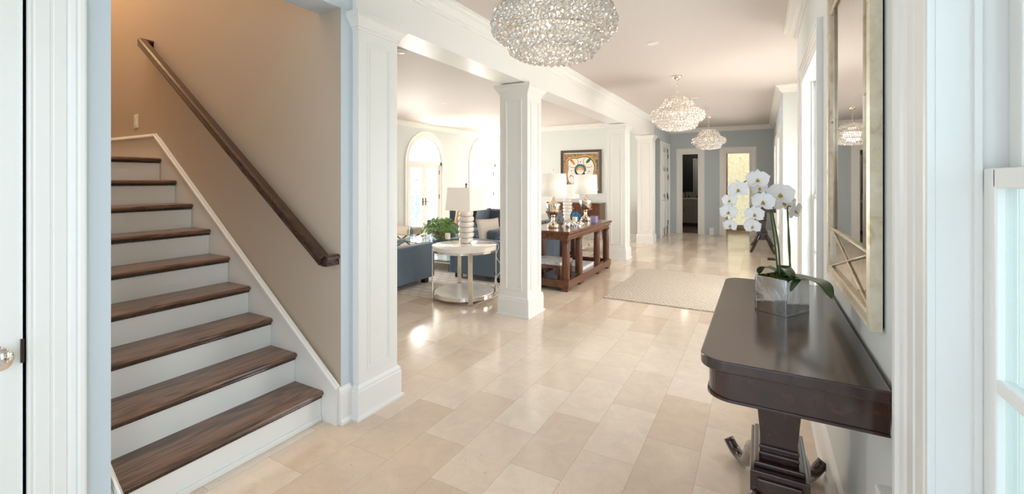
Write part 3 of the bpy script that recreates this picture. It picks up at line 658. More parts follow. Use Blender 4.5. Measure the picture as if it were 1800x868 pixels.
rings = [(r*.955, z) for r, z in rings]
b = B(); b.tube([(CX0, CY0, 2.5), (CX0, CY0, 2.2)], .008)
for r, z in ((.16, 2.47), (.23, 2.37), (.32, 2.325), (.25, 2.21), (.19, 2.12)):
    b.tube([(CX0+r*math.cos(a), CY0+r*math.sin(a), z) for a in [2*PI*i/48 for i in range(49)]], .0045, 6)
for k in range(6):
    a = 2*PI*k/6; b.tube([(CX0, CY0, 2.46), (CX0+.165*math.cos(a), CY0+.165*math.sin(a), 2.46), (CX0+.235*math.cos(a), CY0+.235*math.sin(a), 2.355), (CX0+.33*math.cos(a), CY0+.33*math.sin(a), 2.31), (CX0+.26*math.cos(a), CY0+.26*math.sin(a), 2.2)], .003, 5)
b.done('frame', 'champ', ch)
pos = []
for r, z in rings:
    n = max(5, int(2*PI*r/.0355)); ph = random.random()
    for i in range(n):
        a = 2*PI*(i+ph)/n; pos.append((r*math.cos(a), r*math.sin(a), z+random.uniform(-.004, .004)))
cam = Vector((-CX0, -CY0, EYE))
pos.sort(key=lambda p: ((Vector(p)-cam).length + (5 if p[2] > 2.38 else 0)))
def crystal_bm(b, c, s=1):
    q = Matrix.Translation(c) @ Matrix.Rotation(random.random()*6, 4, 'Z') @ Matrix.Rotation(random.random()*.6, 4, 'X') @ Matrix.Diagonal((s, s, s*1.15, 1))
    prof = [(.004, .0155), (.011, .0105), (.0165, .0035), (.0165, -.0035), (.011, -.0105), (.004, -.0155)]
    r0 = []
    for r, z in prof: r0.append([b.bm.verts.new(q @ Vector((r*math.cos(2*PI*(i+.5*(len(r0) % 2))/8), r*math.sin(2*PI*(i+.5*(len(r0) % 2))/8), z))) for i in range(8)])
    for j, (a, c2) in enumerate(zip(r0, r0[1:])):
        for i in range(8):
            if j % 2: b.bm.faces.new([a[i], a[(i+1) % 8], c2[i]]); b.bm.faces.new([a[(i+1) % 8], c2[(i+1) % 8], c2[i]])
            else: b.bm.faces.new([a[i], a[(i+1) % 8], c2[i]]); b.bm.faces.new([a[(i+1) % 8], c2[(i+1) % 8], c2[i]])
    b.bm.faces.new(r0[0]); b.bm.faces.new(r0[-1][::-1])
protos = []
for k in range(5):
    b = B(); crystal_bm(b, (0, 0, 0)); bmesh.ops.recalc_face_normals(b.bm, faces=b.bm.faces); me = bpy.data.meshes.new('crystal'); b.bm.to_mesh(me); b.bm.free(); me.materials.append(MT['crystal']); protos.append(me)
for i, p in enumerate(pos[:100]):
    o = bpy.data.objects.new('crystal', protos[i % 5]); C.objects.link(o); o.parent = ch; o.location = (p[0], p[1], p[2]-CE)
b = B()
for p in pos[100:]: crystal_bm(b, (p[0]+CX0, p[1]+CY0, p[2]))
bmesh.ops.recalc_face_normals(b.bm, faces=b.bm.faces)
o = b.done('crystals', 'crystal', ch); o['kind'] = 'stuff'
for k in range(4):
    a = PI/4+PI/2*k; b = B(); b.ball((CX0+.09*math.cos(a), CY0+.09*math.sin(a), 2.3), .018, 2, (1, 1, 1.7)); b.done('bulb', 'bulb', ch)
for (x, y, l) in ((-.945, 6.12, 'middle of the three crystal chandeliers, hanging whole on its thin chain'), (-.96, 10.33, 'farthest crystal chandelier, in front of the end wall doorways')):
    c2 = copy_tree(ch); c2.location = (x, y, CE); c2['label'] = l
# ------------------------------------------------------------------ near console table, planter, orchid, mirror
def roundrect(x0, x1, y0, y1, r, left_only=True, n=8):
    pts = [(x1, y0)]
    pts += [(x0+r-r*math.sin(a), y0+r-r*math.cos(a)) for a in [PI/2*i/n for i in range(n+1)]]
    pts += [(x0+r-r*math.cos(a), y1-r+r*math.sin(a)) for a in [PI/2*i/n for i in range(n+1)]]
    pts += [(x1, y1)]
    return pts
def make_console(label, cx, cy, curl=True):
    t = thing('console_table', label, 'console table', (cx, cy, 0), 'pedestal console tables on the window side')
    x0, x1, y0, y1 = cx-.218, cx+.216, cy-.612, cy+.612
    b = B(); b.prism(roundrect(x0, x1, y0, y1, .075), 'z', .888, .92); b.done('tabletop', 'mahogtop', t, bevel=.004)
    b = B(); b.prism(roundrect(x0+.022, x1, y0+.018, y1-.018, .07), 'z', .808, .888); b.prism(roundrect(x0+.017, x1, y0+.013, y1-.013, .07), 'z', .802, .81); b.done('apron', 'mahog', t, bevel=.002)
    b = B(); px = cx-.002
    prof = [(.056, .40), (.058, .47), (.066, .56), (.074, .64), (.076, .72), (.072, .802)]
    poly = [(px-w, z) for w, z in prof]+[(px+w, z) for w, z in prof[::-1]]
    b.prism(poly, 'y', cy-.10, cy+.12)
    for z in (.415, .44, .60): b.box(px-.064 if z < .5 else px-.076, px+.064 if z < .5 else px+.076, cy-.11, cy+.13, z, z+.014, .004)
    b.done('pedestal', 'mahog', t)
    b = B(); b.box(px-.092, px+.092, cy-.165, cy+.175, .22, .385, .004); b.box(px-.07, px+.07, cy-.176, cy-.16, .24, .365, .006); b.box(px-.08, px+.08, cy-.14, cy+.15, .385, .405, .005); b.done('base_block', 'mahog', t)
    for sx in (-1, 1):
        for sy in (-1, 1):
            pts = [(.05, .13, .30), (.085, .22, .27), (.10, .33, .17), (.115, .45, .07), (.135, .53, .03), (.17, .57, .035), (.205, .59, .085)]
            if not curl: pts = [(.045, .12, .31), (.075, .20, .28), (.11, .32, .20), (.15, .44, .10), (.20, .53, .02)]
            b = B(); fine = []
            for i in range(len(pts)-1):
                for k in range(3):
                    f = k/3; p0, p1 = Vector(pts[i]), Vector(pts[i+1]); fine.append(p0.lerp(p1, f))
            fine.append(Vector(pts[-1]))
            for _ in range(2): fine = [fine[0]]+[(fine[i-1]+fine[i]*2+fine[i+1])/4 for i in range(1, len(fine)-1)]+[fine[-1]]
            n = len(fine); b.tube([(px+sx*p.x, cy+sy*p.y, p.z) for p in fine], [.036-.012*i/n for i in range(n)], 8, True)
            b.done('sabre_leg', 'mahog', t)
    return t
ct = make_console('dark mahogany console table under the tall mirror, holding the potted orchid', .062, 1.988)
b = None
# far console
ct2 = make_console('far dark pedestal table by the right wall, partly hidden behind the orchid flowers', .045, 10.42, False)
# planter
c0 = Vector((.0736, 2.022, .92)); ang = math.atan2(.85, .53)-PI/2
t = thing('planter', 'square silver glass planter of moss on the mahogany console', 'planter', c0)
R = Matrix.Translation((c0.x, c0.y, 0)) @ Matrix.Rotation(ang, 4, 'Z')
b = B(); hx, hy, zt = .0625, .075, 1.057
b.box(-hx, hx, -hy, hy, .921, .93, rot=R)
for (a0, a1, b0, b1) in ((-hx, -hx+.006, -hy, hy), (hx-.006, hx, -hy, hy), (-hx+.006, hx-.006, -hy, -hy+.006), (-hx+.006, hx-.006, hy-.006, hy)): b.box(a0, a1, b0, b1, .93, zt, .0015, 1, rot=R)
b.done('pot', 'silverbox', t)
b = B(); b.box(-hx+.007, hx-.007, -hy+.007, hy-.007, .931, 1.045, rot=R)
for k in range(60):
    q = R @ Vector((random.uniform(-hx+.014, hx-.014), random.uniform(-hy+.014, hy-.014), 1.045)); b.ball(q, random.uniform(.005, .011), 1)
b.done('moss', 'moss', t)
orc = thing('orchid', 'white moth orchid with two arching stems growing from the silver planter', 'orchid', Vector((c0.x, c0.y, 1.046)))
def bez(pts, n=24):
    out = []
    P = [Vector(p) for p in pts]; P = [P[0]*2-P[1]]+P+[P[-1]*2-P[-2]]
    m = len(P)-3
    for s in range(m):
        for i in range(n//m):
            t = i/(n//m); a, b_, c, d = P[s:s+4]
            out.append(.5*((2*b_)+(-a+c)*t+(2*a-5*b_+4*c-d)*t*t+(-a+3*b_-3*c+d)*t**3))
    out.append(P[-2]); return out
s1 = [(1368, 486, 2.03), (1362, 430, 2.03), (1354, 372, 2.03), (1350, 345, 2.02), (1340, 322, 2.0), (1318, 316, 1.98), (1300, 327, 1.97), (1289, 350, 1.97), (1286, 385, 1.97)]
s2_ = [(1371, 486, 2.0), (1368, 430, 2.0), (1357, 370, 1.98), (1352, 350, 1.95), (1345, 348, 1.92), (1334, 360, 1.9), (1327, 388, 1.9)]
s3 = [(1391, 488, 2.06), (1386, 430, 2.06), (1385, 372, 2.06), (1381, 350, 2.04), (1374, 340, 2.03)]
s4 = [(1388, 487, 2.04), (1388, 430, 2.04), (1384, 375, 2.04), (1386, 362, 2.03), (1396, 367, 2.02)]
for s in (s1, s2_, s3, s4):
    pts = bez([aty(*p) for p in s], 36); b = B(); b.tube(pts, [.0034-.0018*i/len(pts) for i in range(len(pts))], 7); b.done('flower_stem', 'stem', orc)
def petal(b, M, L, W, curl=.15, n=7, m=7, pk=.9):
    g = []
    for i in range(n+1):
        t = i/n; w = W*(math.sin(PI*min(1, t*.94+.05)**pk))**.62
        row = []
        for j in range(m+1):
            s = j/m*2-1; x = s*w; y = L*t*(1-.10*s*s*t); z = curl*L*(t*t*.8-.35*t) + .10*W*(1-s*s)*t*(-1) + .03*L*math.sin(5*s+3*t)*t
            row.append(b.bm.verts.new(M @ Vector((x, y, z))))
        g.append(row)
    for i in range(n):
        for j in range(m): f = b.bm.faces.new([g[i][j], g[i][j+1], g[i+1][j+1], g[i+1][j]]); f.smooth = True
FL = [(1331.6, 316, 1.97, 19, 0, .1), (1298, 333.6, 1.95, 17, -.2, .1), (1283, 352.6, 1.96, 14, -.4, .1), (1281, 372.7, 1.95, 15.5, -.2, -.1), (1284, 396, 1.97, 12.5, -.3, -.35),
      (1341, 355, 1.88, 19, .1, -.05), (1326.4, 377, 1.87, 16, -.1, -.1), (1323, 397.6, 1.87, 14.5, -.2, -.3), (1371.4, 342, 1.98, 22, .1, 0), (1377, 356, 2.03, 19, .5, -.2), (1396, 371, 2.0, 17, 1.0, -.15), (1334, 330, 2.0, 14, .3, -.5)]
camp = Vector((0, 0, EYE))
for (px, py, y, rp, yaw, tilt) in FL:
    c = aty(px, py, y); dep = (c-camp).length*math.cos(.4); r = rp*dep/FPX*.98
    to = (camp-c).normalized()
    zax = (Matrix.Rotation(yaw, 3, 'Z') @ to); zax = (zax+Vector((0, 0, tilt*.6))).normalized()
    xax = Vector((0, 0, 1)).cross(zax).normalized(); yax = zax.cross(xax)
    F = Matrix((xax, yax, zax)).transposed().to_4x4(); F.translation = c
    F = F @ Matrix.Rotation(random.uniform(-.15, .15), 4, 'Z')
    b = B()
    for a in (0, 125, -125): petal(b, F @ Matrix.Translation((0, 0, -.002)) @ Matrix.Rotation(math.radians(a), 4, 'Z'), r*1.0, r*.37, .26)
    for a in (72, -72): petal(b, F @ Matrix.Translation((0, 0, .003)) @ Matrix.Rotation(math.radians(a), 4, 'Z') @ Matrix.Rotation(random.uniform(-.25, .25), 4, 'Y'), r*1.06, r*.64, .30, pk=1.15)
    fo = b.done('flower', 'petal', orc, subd=1)
    b = B(); petal(b, F @ Matrix.Translation((0, 0, .004)) @ Matrix.Rotation(PI, 4, 'Z') @ Matrix.Rotation(.7, 4, 'X'), r*.42, r*.17, .6, 4, 4)
    for a in (150, -150): petal(b, F @ Matrix.Translation((0, 0, .004)) @ Matrix.Rotation(math.radians(a), 4, 'Z') @ Matrix.Rotation(1.0, 4, 'X'), r*.24, r*.10, .2, 4, 4)
    b.ball(F @ Vector((0, .001, .004)), r*.09, 2); b.done('lip', 'lip', fo)
def big_leaf(pts, W, fold=.25, name='leaf'):
    pts = bez(pts, 16); n = len(pts); b = B(); g = []
    for i, p in enumerate(pts):
        t = i/(n-1); d = (pts[min(i+1, n-1)]-pts[max(0, i-1)]).normalized(); sd = d.cross(Vector((0, 0, 1))).normalized(); up = sd.cross(d)
        w = W*max(.03, math.sin(PI*(t*.9+.08))**.6) if t < .98 else W*.05
        g.append([b.bm.verts.new(p+sd*w*s+up*(abs(s)*w*fold)) for s in (-1, -.66, -.33, 0, .33, .66, 1)])
    for i in range(n-1):
        for j in range(6): f = b.bm.faces.new([g[i][j], g[i][j+1], g[i+1][j+1], g[i+1][j]]); f.smooth = True
    o = b.done(name, 'leaf', orc); md = o.modifiers.new('t', 'SOLIDIFY'); md.thickness = .0022
cc = Vector((c0.x, c0.y, 1.05))
big_leaf([cc+Vector((.01, .0, .0)), cc+Vector((.03, -.03, .016)), cc+Vector((.075, -.08, .018)), aty(1448, 500, 1.86), aty(1462, 524, 1.80)], .027)
big_leaf([cc+Vector((0, 0, 0)), cc+Vector((-.015, .015, .02)), cc+Vector((-.05, .03, .03)), aty(1338, 473, 2.07), aty(1334, 481, 2.08)], .022)
big_leaf([cc+Vector((.01, .01, 0)), cc+Vector((.005, .0, .03)), aty(1377, 469, 2.04), aty(1388, 480, 1.97), aty(1395, 492, 1.95)], .022)
big_leaf([cc+Vector((.02, -.02, .0)), aty(1402, 490, 1.97), aty(1396, 499, 1.93), aty(1389, 512, 1.91)], .012)
# mirror
m = thing('wall_mirror', 'tall panelled mirror in a silver gold frame above the mahogany console', 'mirror', (XR, 1.94, 1.02))
ya, yb, za, zb = 1.51, 2.365, 1.024, 2.34; xf = .262
b = B()
fr = [(0, 0), (0, .006), (.006, .010), (.014, .006), (.03, .004), (.036, .008), (.042, 0), (.042, -.028), (0, -.028)]
b.sweep([(xf, yb, za), (xf, ya, za), (xf, ya, zb), (xf, yb, zb)], [(-p, q) for p, q in [(0, 0), (.0, .0)]] and [(p, q*.8) for p, q in fr], (-1, 0, 0), closed=True)
mf = b.done('frame', 'gold', m)
b = B(); b.box(.274, XR, ya+.01, yb-.01, za+.01, zb-.01); b.done('backing', 'black', m)
i0, i1, j0, j1 = ya+.04, yb-.04, za+.04, zb-.04; bw = .085; zl, zh = 1.225, 2.14
b = B(); b.box(.271, .274, i0+bw, i1-bw, zl, zh); b.done('centre_glass', 'mirror', m)
b = B()
for (a, c, e, f) in ((i0, i0+bw, zl, zh), (i1-bw, i1, zl, zh), (i0, i1, j0, zl), (i0, i1, zh, j1)): b.box(.271, .274, a, c, e, f)
b.done('border_glass', 'antique', m)
b = B()
def bar(p, q, r=.0055): b.tube([p, q], r, 6)
for y in (i0+bw, i1-bw): bar((.268, y, zl), (.268, y, zh))
for z in (zl, zh): bar((.267, i0, z), (.267, i1, z), .0065)
for z in (1.68,): bar((.268, i0, z), (.268, i0+bw, z)); bar((.268, i1-bw, z), (.268, i1, z))
for (z0, z1) in ((j0, zl), (zh, j1)): bar((.268, i0, z0), (.268, i1, z1), .0038); bar((.268, i0, z1), (.268, i1, z0), .0038)
b.done('glazing_bars', 'gold', m)
# ------------------------------------------------------------------ rugs and floor vent
b = B(); b.box(-1.66, -.05, 5.24, 7.25, 0, .012, .004); tag(b.done('hall_rug', 'rug', loc=(-.85, 6.2, 0)), 'beige patterned rug in the middle of the tiled hall', 'rug')
b = B(); b.box(-6.6, -2.83, 4.19, 8.4, 0, .011, .004); tag(b.done('living_rug', 'livrug', loc=(-4.7, 6, 0)), 'pale rug under the sofas and round side table', 'rug')
u = (1356-900)/FPX; q = aty(1356, 455.5, 1); tt = EYE/(-(q.z-EYE)); fx, fy = q.x*tt, 1*tt
b = B(); b.box(fx-.06, fx+.06, fy-.14, fy+.14, 0, .004, .001)
v = tag(b.done('floor_vent', 'bronze', loc=(fx, fy, 0)), 'small dark metal floor vent near the right wall', 'vent')
# ------------------------------------------------------------------ round side tables and alabaster lamps
def side_table(cx, cy, label):
    t = thing('side_table', label, 'side table', (cx, cy, 0), 'round cream and nickel side tables')
    r = .39
    b = B(); b.lathe([(r-.02, .592), (r, .595), (r, .64), (r-.006, .645), (0.01, .645)], cx, cy, 64); b.done('tabletop', 'lacq', t)
    b = B(); b.lathe([(r-.025, .57), (r-.006, .57), (r-.006, .592), (r-.025, .592)], cx, cy, 64, cap=False); b.done('top_band', 'nickel', t)
    b = B(); b.lathe([(r-.03, .06), (r-.03, .092), (.01, .092)], cx, cy, 64); b.done('shelf', 'lacq', t)
    b = B(); b.lathe([(r-.03, .045), (r-.008, .045), (r-.008, .085), (r-.03, .085), (r-.03, .045)], cx, cy, 64, cap=False); b.done('shelf_band', 'nickel', t)
    va = math.atan2(-cy, -cx)+.17
    for k in range(4):
        a = va+k*PI/2; Rm = Matrix.Translation((cx, cy, 0)) @ Matrix.Rotation(a, 4, 'Z')
        b = B(); b.box(r-.008, r+.004, -.026, .026, .013, .60, .002, 1, rot=Rm); b.done('leg', 'nickel', t)
    return t
side_table(-3.14, 4.44, 'round cream side table with nickel legs beside the nearest sofas')
side_table(-3.42, 8.62, 'far round side table behind the wooden console and its urn lamps')
def alab_lamp(cx, cy, z, label):
    t = thing('table_lamp', label, 'lamp', (cx, cy, z), 'stacked alabaster table lamps')
    pr = []; z0 = z+.002
    for k in range(6):
        rr = .088 if k < 5 else .08; hh = .066
        if k == 0: rr = .078
        for f, s in ((0, .72), (.12, .93), (.35, 1), (.65, 1), (.88, .93), (1, .72)): pr.append((rr*s, z0+hh*(k+f)))
        if k < 5: pr.append((rr*.6, z0+hh*(k+1)+.0001))
    b = B(); b.lathe(pr, cx, cy, 32, sq=3); b.done('lamp_base', 'alab', t)
    top = z0+.066*6
    b = B(); b.lathe([(.03, top), (.03, top+.012), (.008, top+.016), (.008, top+.32), (.014, top+.325), (.012, top+.34), (.002, top+.345)], cx, cy, 16); b.done('stem', 'bronze', t)
    b = B(); s0, s1, zb_, zt_ = .185, .165, z+.41, z+.69
    for z1, s in ((zb_, s0),): pass
    vs = []
    for s, zz in ((s0, zb_), (s1, zt_)): vs.append([b.bm.verts.new((cx+dx*s, cy+dy*s, zz)) for dx, dy in ((-1, -1), (1, -1), (1, 1), (-1, 1))])
    for i in range(4): b.bm.faces.new([vs[0][i], vs[0][(i+1) % 4], vs[1][(i+1) % 4], vs[1][i]])
    o = b.done('lamp_shade', 'shade', t); sm = o.modifiers.new('s', 'SOLIDIFY'); sm.thickness = .004
    return t
alab_lamp(-3.2, 4.56, .645, 'stacked white alabaster lamp with square shade on the nearer round table')
alab_lamp(-3.44, 8.5, .645, 'second stacked alabaster lamp seen between the two silver urn lamps')
b = B(); cp = bez([(-3.1, 4.6, .66), (-2.9, 4.72, .655), (-2.79, 4.66, .62), (-2.80, 4.62, .5), (-2.74, 4.66, .36), (-2.81, 4.64, .22), (-2.76, 4.68, .08), (-2.8, 4.75, .016), (-2.72, 4.84, .016)], 48); b.tube(cp, .003, 6)
tag(b.done('lamp_cord', 'plate', loc=(-2.8, 4.7, .01)), 'thin white lamp cord hanging down beside the round side table', 'cord')
q = aty(787, 422, 4.72); b = B(); b.lathe([(.032, .647), (.034, .65), (.034, .72), (.03, .722), (.004, .718)], q.x, q.y, 24); tag(b.done('pillar_candle', 'wax', loc=(q.x, q.y, .647)), 'short white candle on the nearer round side table', 'candle')
# ------------------------------------------------------------------ sofas
def sofa(name, label, x0, x1, y0, y1, facing, arms=.16, seats=2, backh=.74, armh=.58, right_arm=True, left_arm=True):
    """facing: '+y','-y','-x'. The back is on the opposite side."""
    t = thing('sofa', label, 'sofa', ((x0+x1)/2, (y0+y1)/2, 0))
    bk = .22
    def loc(u0, u1, v0, v1):   # u along the sofa's length, v depth from back
        if facing == '+y': return (x0+u0, x0+u1, y0+v0, y0+v1)
        if facing == '-y': return (x1-u1, x1-u0, y1-v1, y1-v0)
        if facing == '-x': return (x1-v1, x1-v0, y0+u0, y0+u1)
    Ln = (x1-x0) if facing in ('+y', '-y') else (y1-y0); D = (y1-y0) if facing in ('+y', '-y') else (x1-x0)
    b = B(); q = loc(.01, Ln-.01, .02, D-.02); b.box(*q, .09, .30, .015, 3); b.done('seat_base', 'sofa', t)
    b = B(); q = loc(arms if left_arm else 0, Ln-(arms if right_arm else 0), 0, bk); b.box(*q, .10, backh-.04, .03, 3); b.done('backrest', 'sofa', t)
    if left_arm: b = B(); q = loc(0, arms, 0, D); b.box(*q, .085, armh, .022, 3); b.done('arm', 'sofa', t)
    if right_arm: b = B(); q = loc(Ln-arms, Ln, 0, D); b.box(*q, .085, armh, .022, 3); b.done('arm', 'sofa', t)
    a = arms if left_arm else .0; c = Ln-(arms if right_arm else .0); w = (c-a)/seats
    for k in range(seats):
        b = B(); q = loc(a+w*k+.004, a+w*(k+1)-.004, bk-.02, D-.01); b.box(*q, .30, .43, .035, 4); b.done('seat_cushion', 'sofa', t)
        b = B(); q = loc(a+w*k+.006, a+w*(k+1)-.006, bk-.03, bk+.15); b.box(*q, .43, backh+.05, .05, 4); b.done('back_cushion', 'cushion', t)
    for (u0, v0) in ((.06, .06), (Ln-.14, .06), (.06, D-.14), (Ln-.14, D-.14)):
        b = B(); q = loc(u0, u0+.08, v0, v0+.08); b.box(*q, .012, .09, .006, 2); b.done('foot', 'dark', t)
    return t
sofa('a', 'slate blue sofa cut off by the half column, its arm facing the hall', -6.1, -3.97, 3.92, 4.9, '+y', armh=.56, backh=.72)
sofa('b', 'slate blue sofa backing onto the brown wooden console, behind the round table', -3.95, -3.06, 5.2, 8.05, '-x', seats=3, armh=.585, backh=.66)
sofa('c', 'far slate blue sofa in front of the second arched door', -6.3, -4.02, 7.5, 8.42, '-y', seats=2, armh=.56, backh=.76)
def pillow(c, s, yaw, lean, mat, label, th=.13, group='loose sofa pillows'):
    b = B(); n = 10
    for sgn in (1, -1):
        g = []
        for i in range(n+1):
            row = []
            for j in range(n+1):
                x = i/n*2-1; y = j/n*2-1
                e = (1-abs(x)**2.2)*(1-abs(y)**2.2)
                k = 1-.08*(1-abs(x*y)) * 1
                row.append(b.bm.verts.new((x*s/2*(1-.07*(1-y*y)), sgn*th/2*max(0, e)**.55, y*s/2*(1-.07*(1-x*x)))))
            g.append(row)
        for i in range(n):
            for j in range(n): f = b.bm.faces.new([g[i][j], g[i+1][j], g[i+1][j+1], g[i][j+1]] if sgn < 0 else [g[i][j], g[i][j+1], g[i+1][j+1], g[i+1][j]]); f.smooth = True
    bmesh.ops.remove_doubles(b.bm, verts=b.bm.verts, dist=1e-5)
    M = Matrix.Translation(c) @ Matrix.Rotation(yaw, 4, 'Z') @ Matrix.Rotation(lean, 4, 'X')
    bmesh.ops.transform(b.bm, matrix=M, verts=b.bm.verts)
    return tag(b.done('throw_pillow', mat, loc=c), label, 'pillow', group)
pillow(Vector((-3.46, 5.52, .66)), .42, PI/2-.35, -.25, 'cream', 'cream pillow in the corner of the sofa right of the alabaster lamp')
pillow(Vector((-3.43, 7.35, .62)), .40, PI/2-.1, -.3, 'cream', 'cream pillow seen left of the nearer silver urn lamp')
pillow(Vector((-3.40, 7.78, .64)), .42, PI/2-.4, -.2, 'sofa', 'slate blue pillow seen left of the nearer silver urn lamp')
pillow(Vector((-5.62, 7.93, .64)), .46, .12, -.3, 'tan', 'tan pillow on the far sofa, left of the alabaster lamp')
pillow(Vector((-5.12, 7.88, .64)), .44, -.3, -.3, 'cushion', 'dark blue pillow leaning behind the alabaster lamp on the far sofa')
pillow(Vector((-4.32, 4.25, .63)), .44, 0.0, .22, 'cushion', 'dark slate pillow at the near sofa beside the half column')
# bench
t = thing('bench', 'oatmeal upholstered bench on curved bronze cross legs by the arched door', 'bench', (-6.1, 6.45, 0))
b = B(); b.box(-6.55, -5.65, 6.2, 6.66, .40, .52, .035, 4); b.done('cushion', 'oat', t)
for y in (6.25, 6.61):
    b = B()
    for sg in (-1, 1): b.tube(bez([(-6.1-sg*.38, y, .40), (-6.1-sg*.18, y, .29), (-6.1, y, .22), (-6.1+sg*.22, y, .12), (-6.1+sg*.40, y, .025)], 24), .014, 6)
    b.done('cross_leg', 'bronze', t)
b = B(); b.tube([(-6.1, 6.25, .22), (-6.1, 6.61, .22)], .01, 6); b.done('stretcher', 'bronze', t)
# coffee table
t = thing('coffee_table', 'clear glass coffee table with acrylic legs and a lower shelf', 'coffee table', (-4.7, 6.1, 0))
X0, X1, Y0, Y1 = -5.3, -4.14, 5.48, 6.7
b = B(); b.box(X0, X1, Y0, Y1, .425, .44, .003); b.done('glass_top', 'acrylic', t)
b = B(); b.sweep([(X0, Y0, 0), (X1, Y0, 0), (X1, Y1, 0), (X0, Y1, 0)], [(0, .41), (0, .425), (.04, .425), (.04, .41)], (0, 0, 1), closed=True); b.done('top_rail', 'nickel', t)
b = B(); b.box(X0+.02, X1-.02, Y0+.02, Y1-.02, .15, .165, .003); b.done('shelf', 'lacq', t)
b = B(); b.sweep([(X0, Y0, 0), (X1, Y0, 0), (X1, Y1, 0), (X0, Y1, 0)], [(0, .14), (0, .18), (.03, .18), (.03, .14)], (0, 0, 1), closed=True); b.done('shelf_rail', 'nickel', t)
for x in (X0+.04, X1-.04):
    for y in (Y0+.04, Y1-.04):
        b = B(); b.box(x-.035, x+.035, y-.035, y+.035, .18, .41, .004); b.lathe([(.03, .012), (.03, .05), (.022, .06), (.022, .14)], x, y, 16); b.done('leg', 'acrylic', t)
# plant on it
c = Vector((-4.72, 6.0, .44))
t = thing('planter', 'brown basket planter on the glass coffee table, under the ivy', 'planter', c)
b = B(); b.lathe([(.10, .441), (.14, .46), (.155, .53), (.15, .56), (.135, .56), (.13, .545), (.01, .545)], c.x, c.y, 28); b.done('basket', 'basket', t)
iv = thing('ivy_plant', 'bushy green ivy spilling over the coffee table in the living room', 'plant', c+Vector((0, 0, .11)))
b = B(); random.seed(3)
def ivyleaf(b, p, n, s):
    n = n.normalized(); x = n.orthogonal().normalized(); x = Matrix.Rotation(random.random()*6.3, 3, n) @ x; y = n.cross(x)
    pts = [(0, -.5), (.45, -.45), (.35, -.05), (.62, .1), (.22, .25), (0, .75), (-.22, .25), (-.62, .1), (-.35, -.05), (-.45, -.45)]
    f = b.bm.faces.new([b.bm.verts.new(p+x*(q[0]*s)+y*(q[1]*s)+n*(.12*s*(-abs(q[0])))) for q in pts])
for k in range(620):
    a = random.uniform(0, 2*PI); e = random.random()**.6; r = .36*e; zz = .27*math.sqrt(max(0, 1-e*e*.9))*random.uniform(.35, 1)-.06*e*random.random()*2
    p = c+Vector((r*math.cos(a)*1.05, r*math.sin(a)*.95, .10+max(-.08, zz)))
    nn = Vector((math.cos(a)*e, math.sin(a)*e, .6+random.uniform(-.4, .4)))+Vector((random.uniform(-.5, .5), random.uniform(-.5, .5), 0))
    ivyleaf(b, p, nn, random.uniform(.022, .042))
b.done('foliage', 'ivy', iv)
b = B()
for k in range(14):
    a = 2*PI*k/14; b.tube(bez([c+Vector((.03*math.cos(a), .03*math.sin(a), .10)), c+Vector((.18*math.cos(a), .18*math.sin(a), .26)), c+Vector((.34*math.cos(a), .34*math.sin(a), .12))], 8), .003, 5)
b.done('vines', 'stem', iv)
q = Vector((-5.05, 5.62, .44)); b = B(); b.lathe([(.03, .441), (.035, .45), (.034, .6), (.026, .62), (.026, .65), (.022, .65), (.022, .62), (.028, .6), (.03, .455), (.002, .452)], q.x, q.y, 24); tag(b.done('glass_vase', 'acrylic', loc=q), 'slim clear glass vase standing left of the ivy', 'vase')
# ------------------------------------------------------------------ library console
t = thing('library_table', 'long brown wooden console with column legs between two white columns', 'console table', (-2.48, 6.18, 0))
X0, X1, Y0, Y1 = -2.80, -2.12, 5.27, 7.10
b = B(); loop = [(X0+.03, Y0+.03, 0), (X1-.03, Y0+.03, 0), (X1-.03, Y1-.03, 0), (X0+.03, Y1-.03, 0)]
b.box(X0+.03, X1-.03, Y0+.03, Y1-.03, .66, .77)
b.sweep(loop, [(0, .655), (-.004, .655), (-.006, .69), (-.018, .70), (-.022, .72), (-.04, .74), (-.044, .766), (-.04, .77), (0, .77)], (0, 0, 1), closed=True)
b.done('tabletop', 'walnuty', t)
b = B(); b.sweep([(X0, Y0, 0), (X1, Y0, 0), (X1, Y1, 0), (X0, Y1, 0)], [(0, .05), (0, .145), (.06, .145), (.06, .05)], (0, 0, 1), closed=True); b.done('base_rail', 'walnuty', t)
b = B(); b.box(X0+.05, X1-.05, Y0+.05, Y1-.05, .09, .108); b.done('lower_shelf', 'mahog', t)
ys = [5.335, 5.80, 6.57, 7.035]
for x in (X1-.062, X0+.062):
    for y in ys:
        b = B(); b.lathe([(.050, .145), (.050, .16), (.044, .165), (.046, .3), (.042, .5), (.036, .60), (.04, .605), (.04, .615), (.036, .62), (.05, .635), (.055, .648), (.055, .656)], x, y, 16, sq=5); b.done('leg', 'walnut', t)
        b = B(); b.box(x-.05, x+.05, y-.06, y+.06, .0, .05, .01); b.done('foot', 'walnut', t)
for n, (xx, yy, lab) in enumerate(((-2.48, 5.52, 'pale patterned stool seat tucked in the near end of the brown console'),)):
    s = thing('stool', lab, 'stool', (xx, yy, .108))
    b = B(); b.box(xx-.27, xx+.2, yy-.13, yy+.3, .30, .345, .01); b.done('seat', 'bookc', s)
    b = B(); b.box(xx-.26, xx+.19, yy-.12, yy+.29, .255, .30, .003); b.done('seat_rail', 'walnuty', s)
    for dx in (-.24, .17):
        for dy in (-.1, .27): b = B(); b.box(xx+dx-.02, xx+dx+.02, yy+dy-.02, yy+dy+.02, .109, .256); b.done('leg', 'walnut', s)
s = thing('art_book', 'large pale marbled book lying on the lower shelf of the brown console', 'book', (-2.42, 6.28, .108))
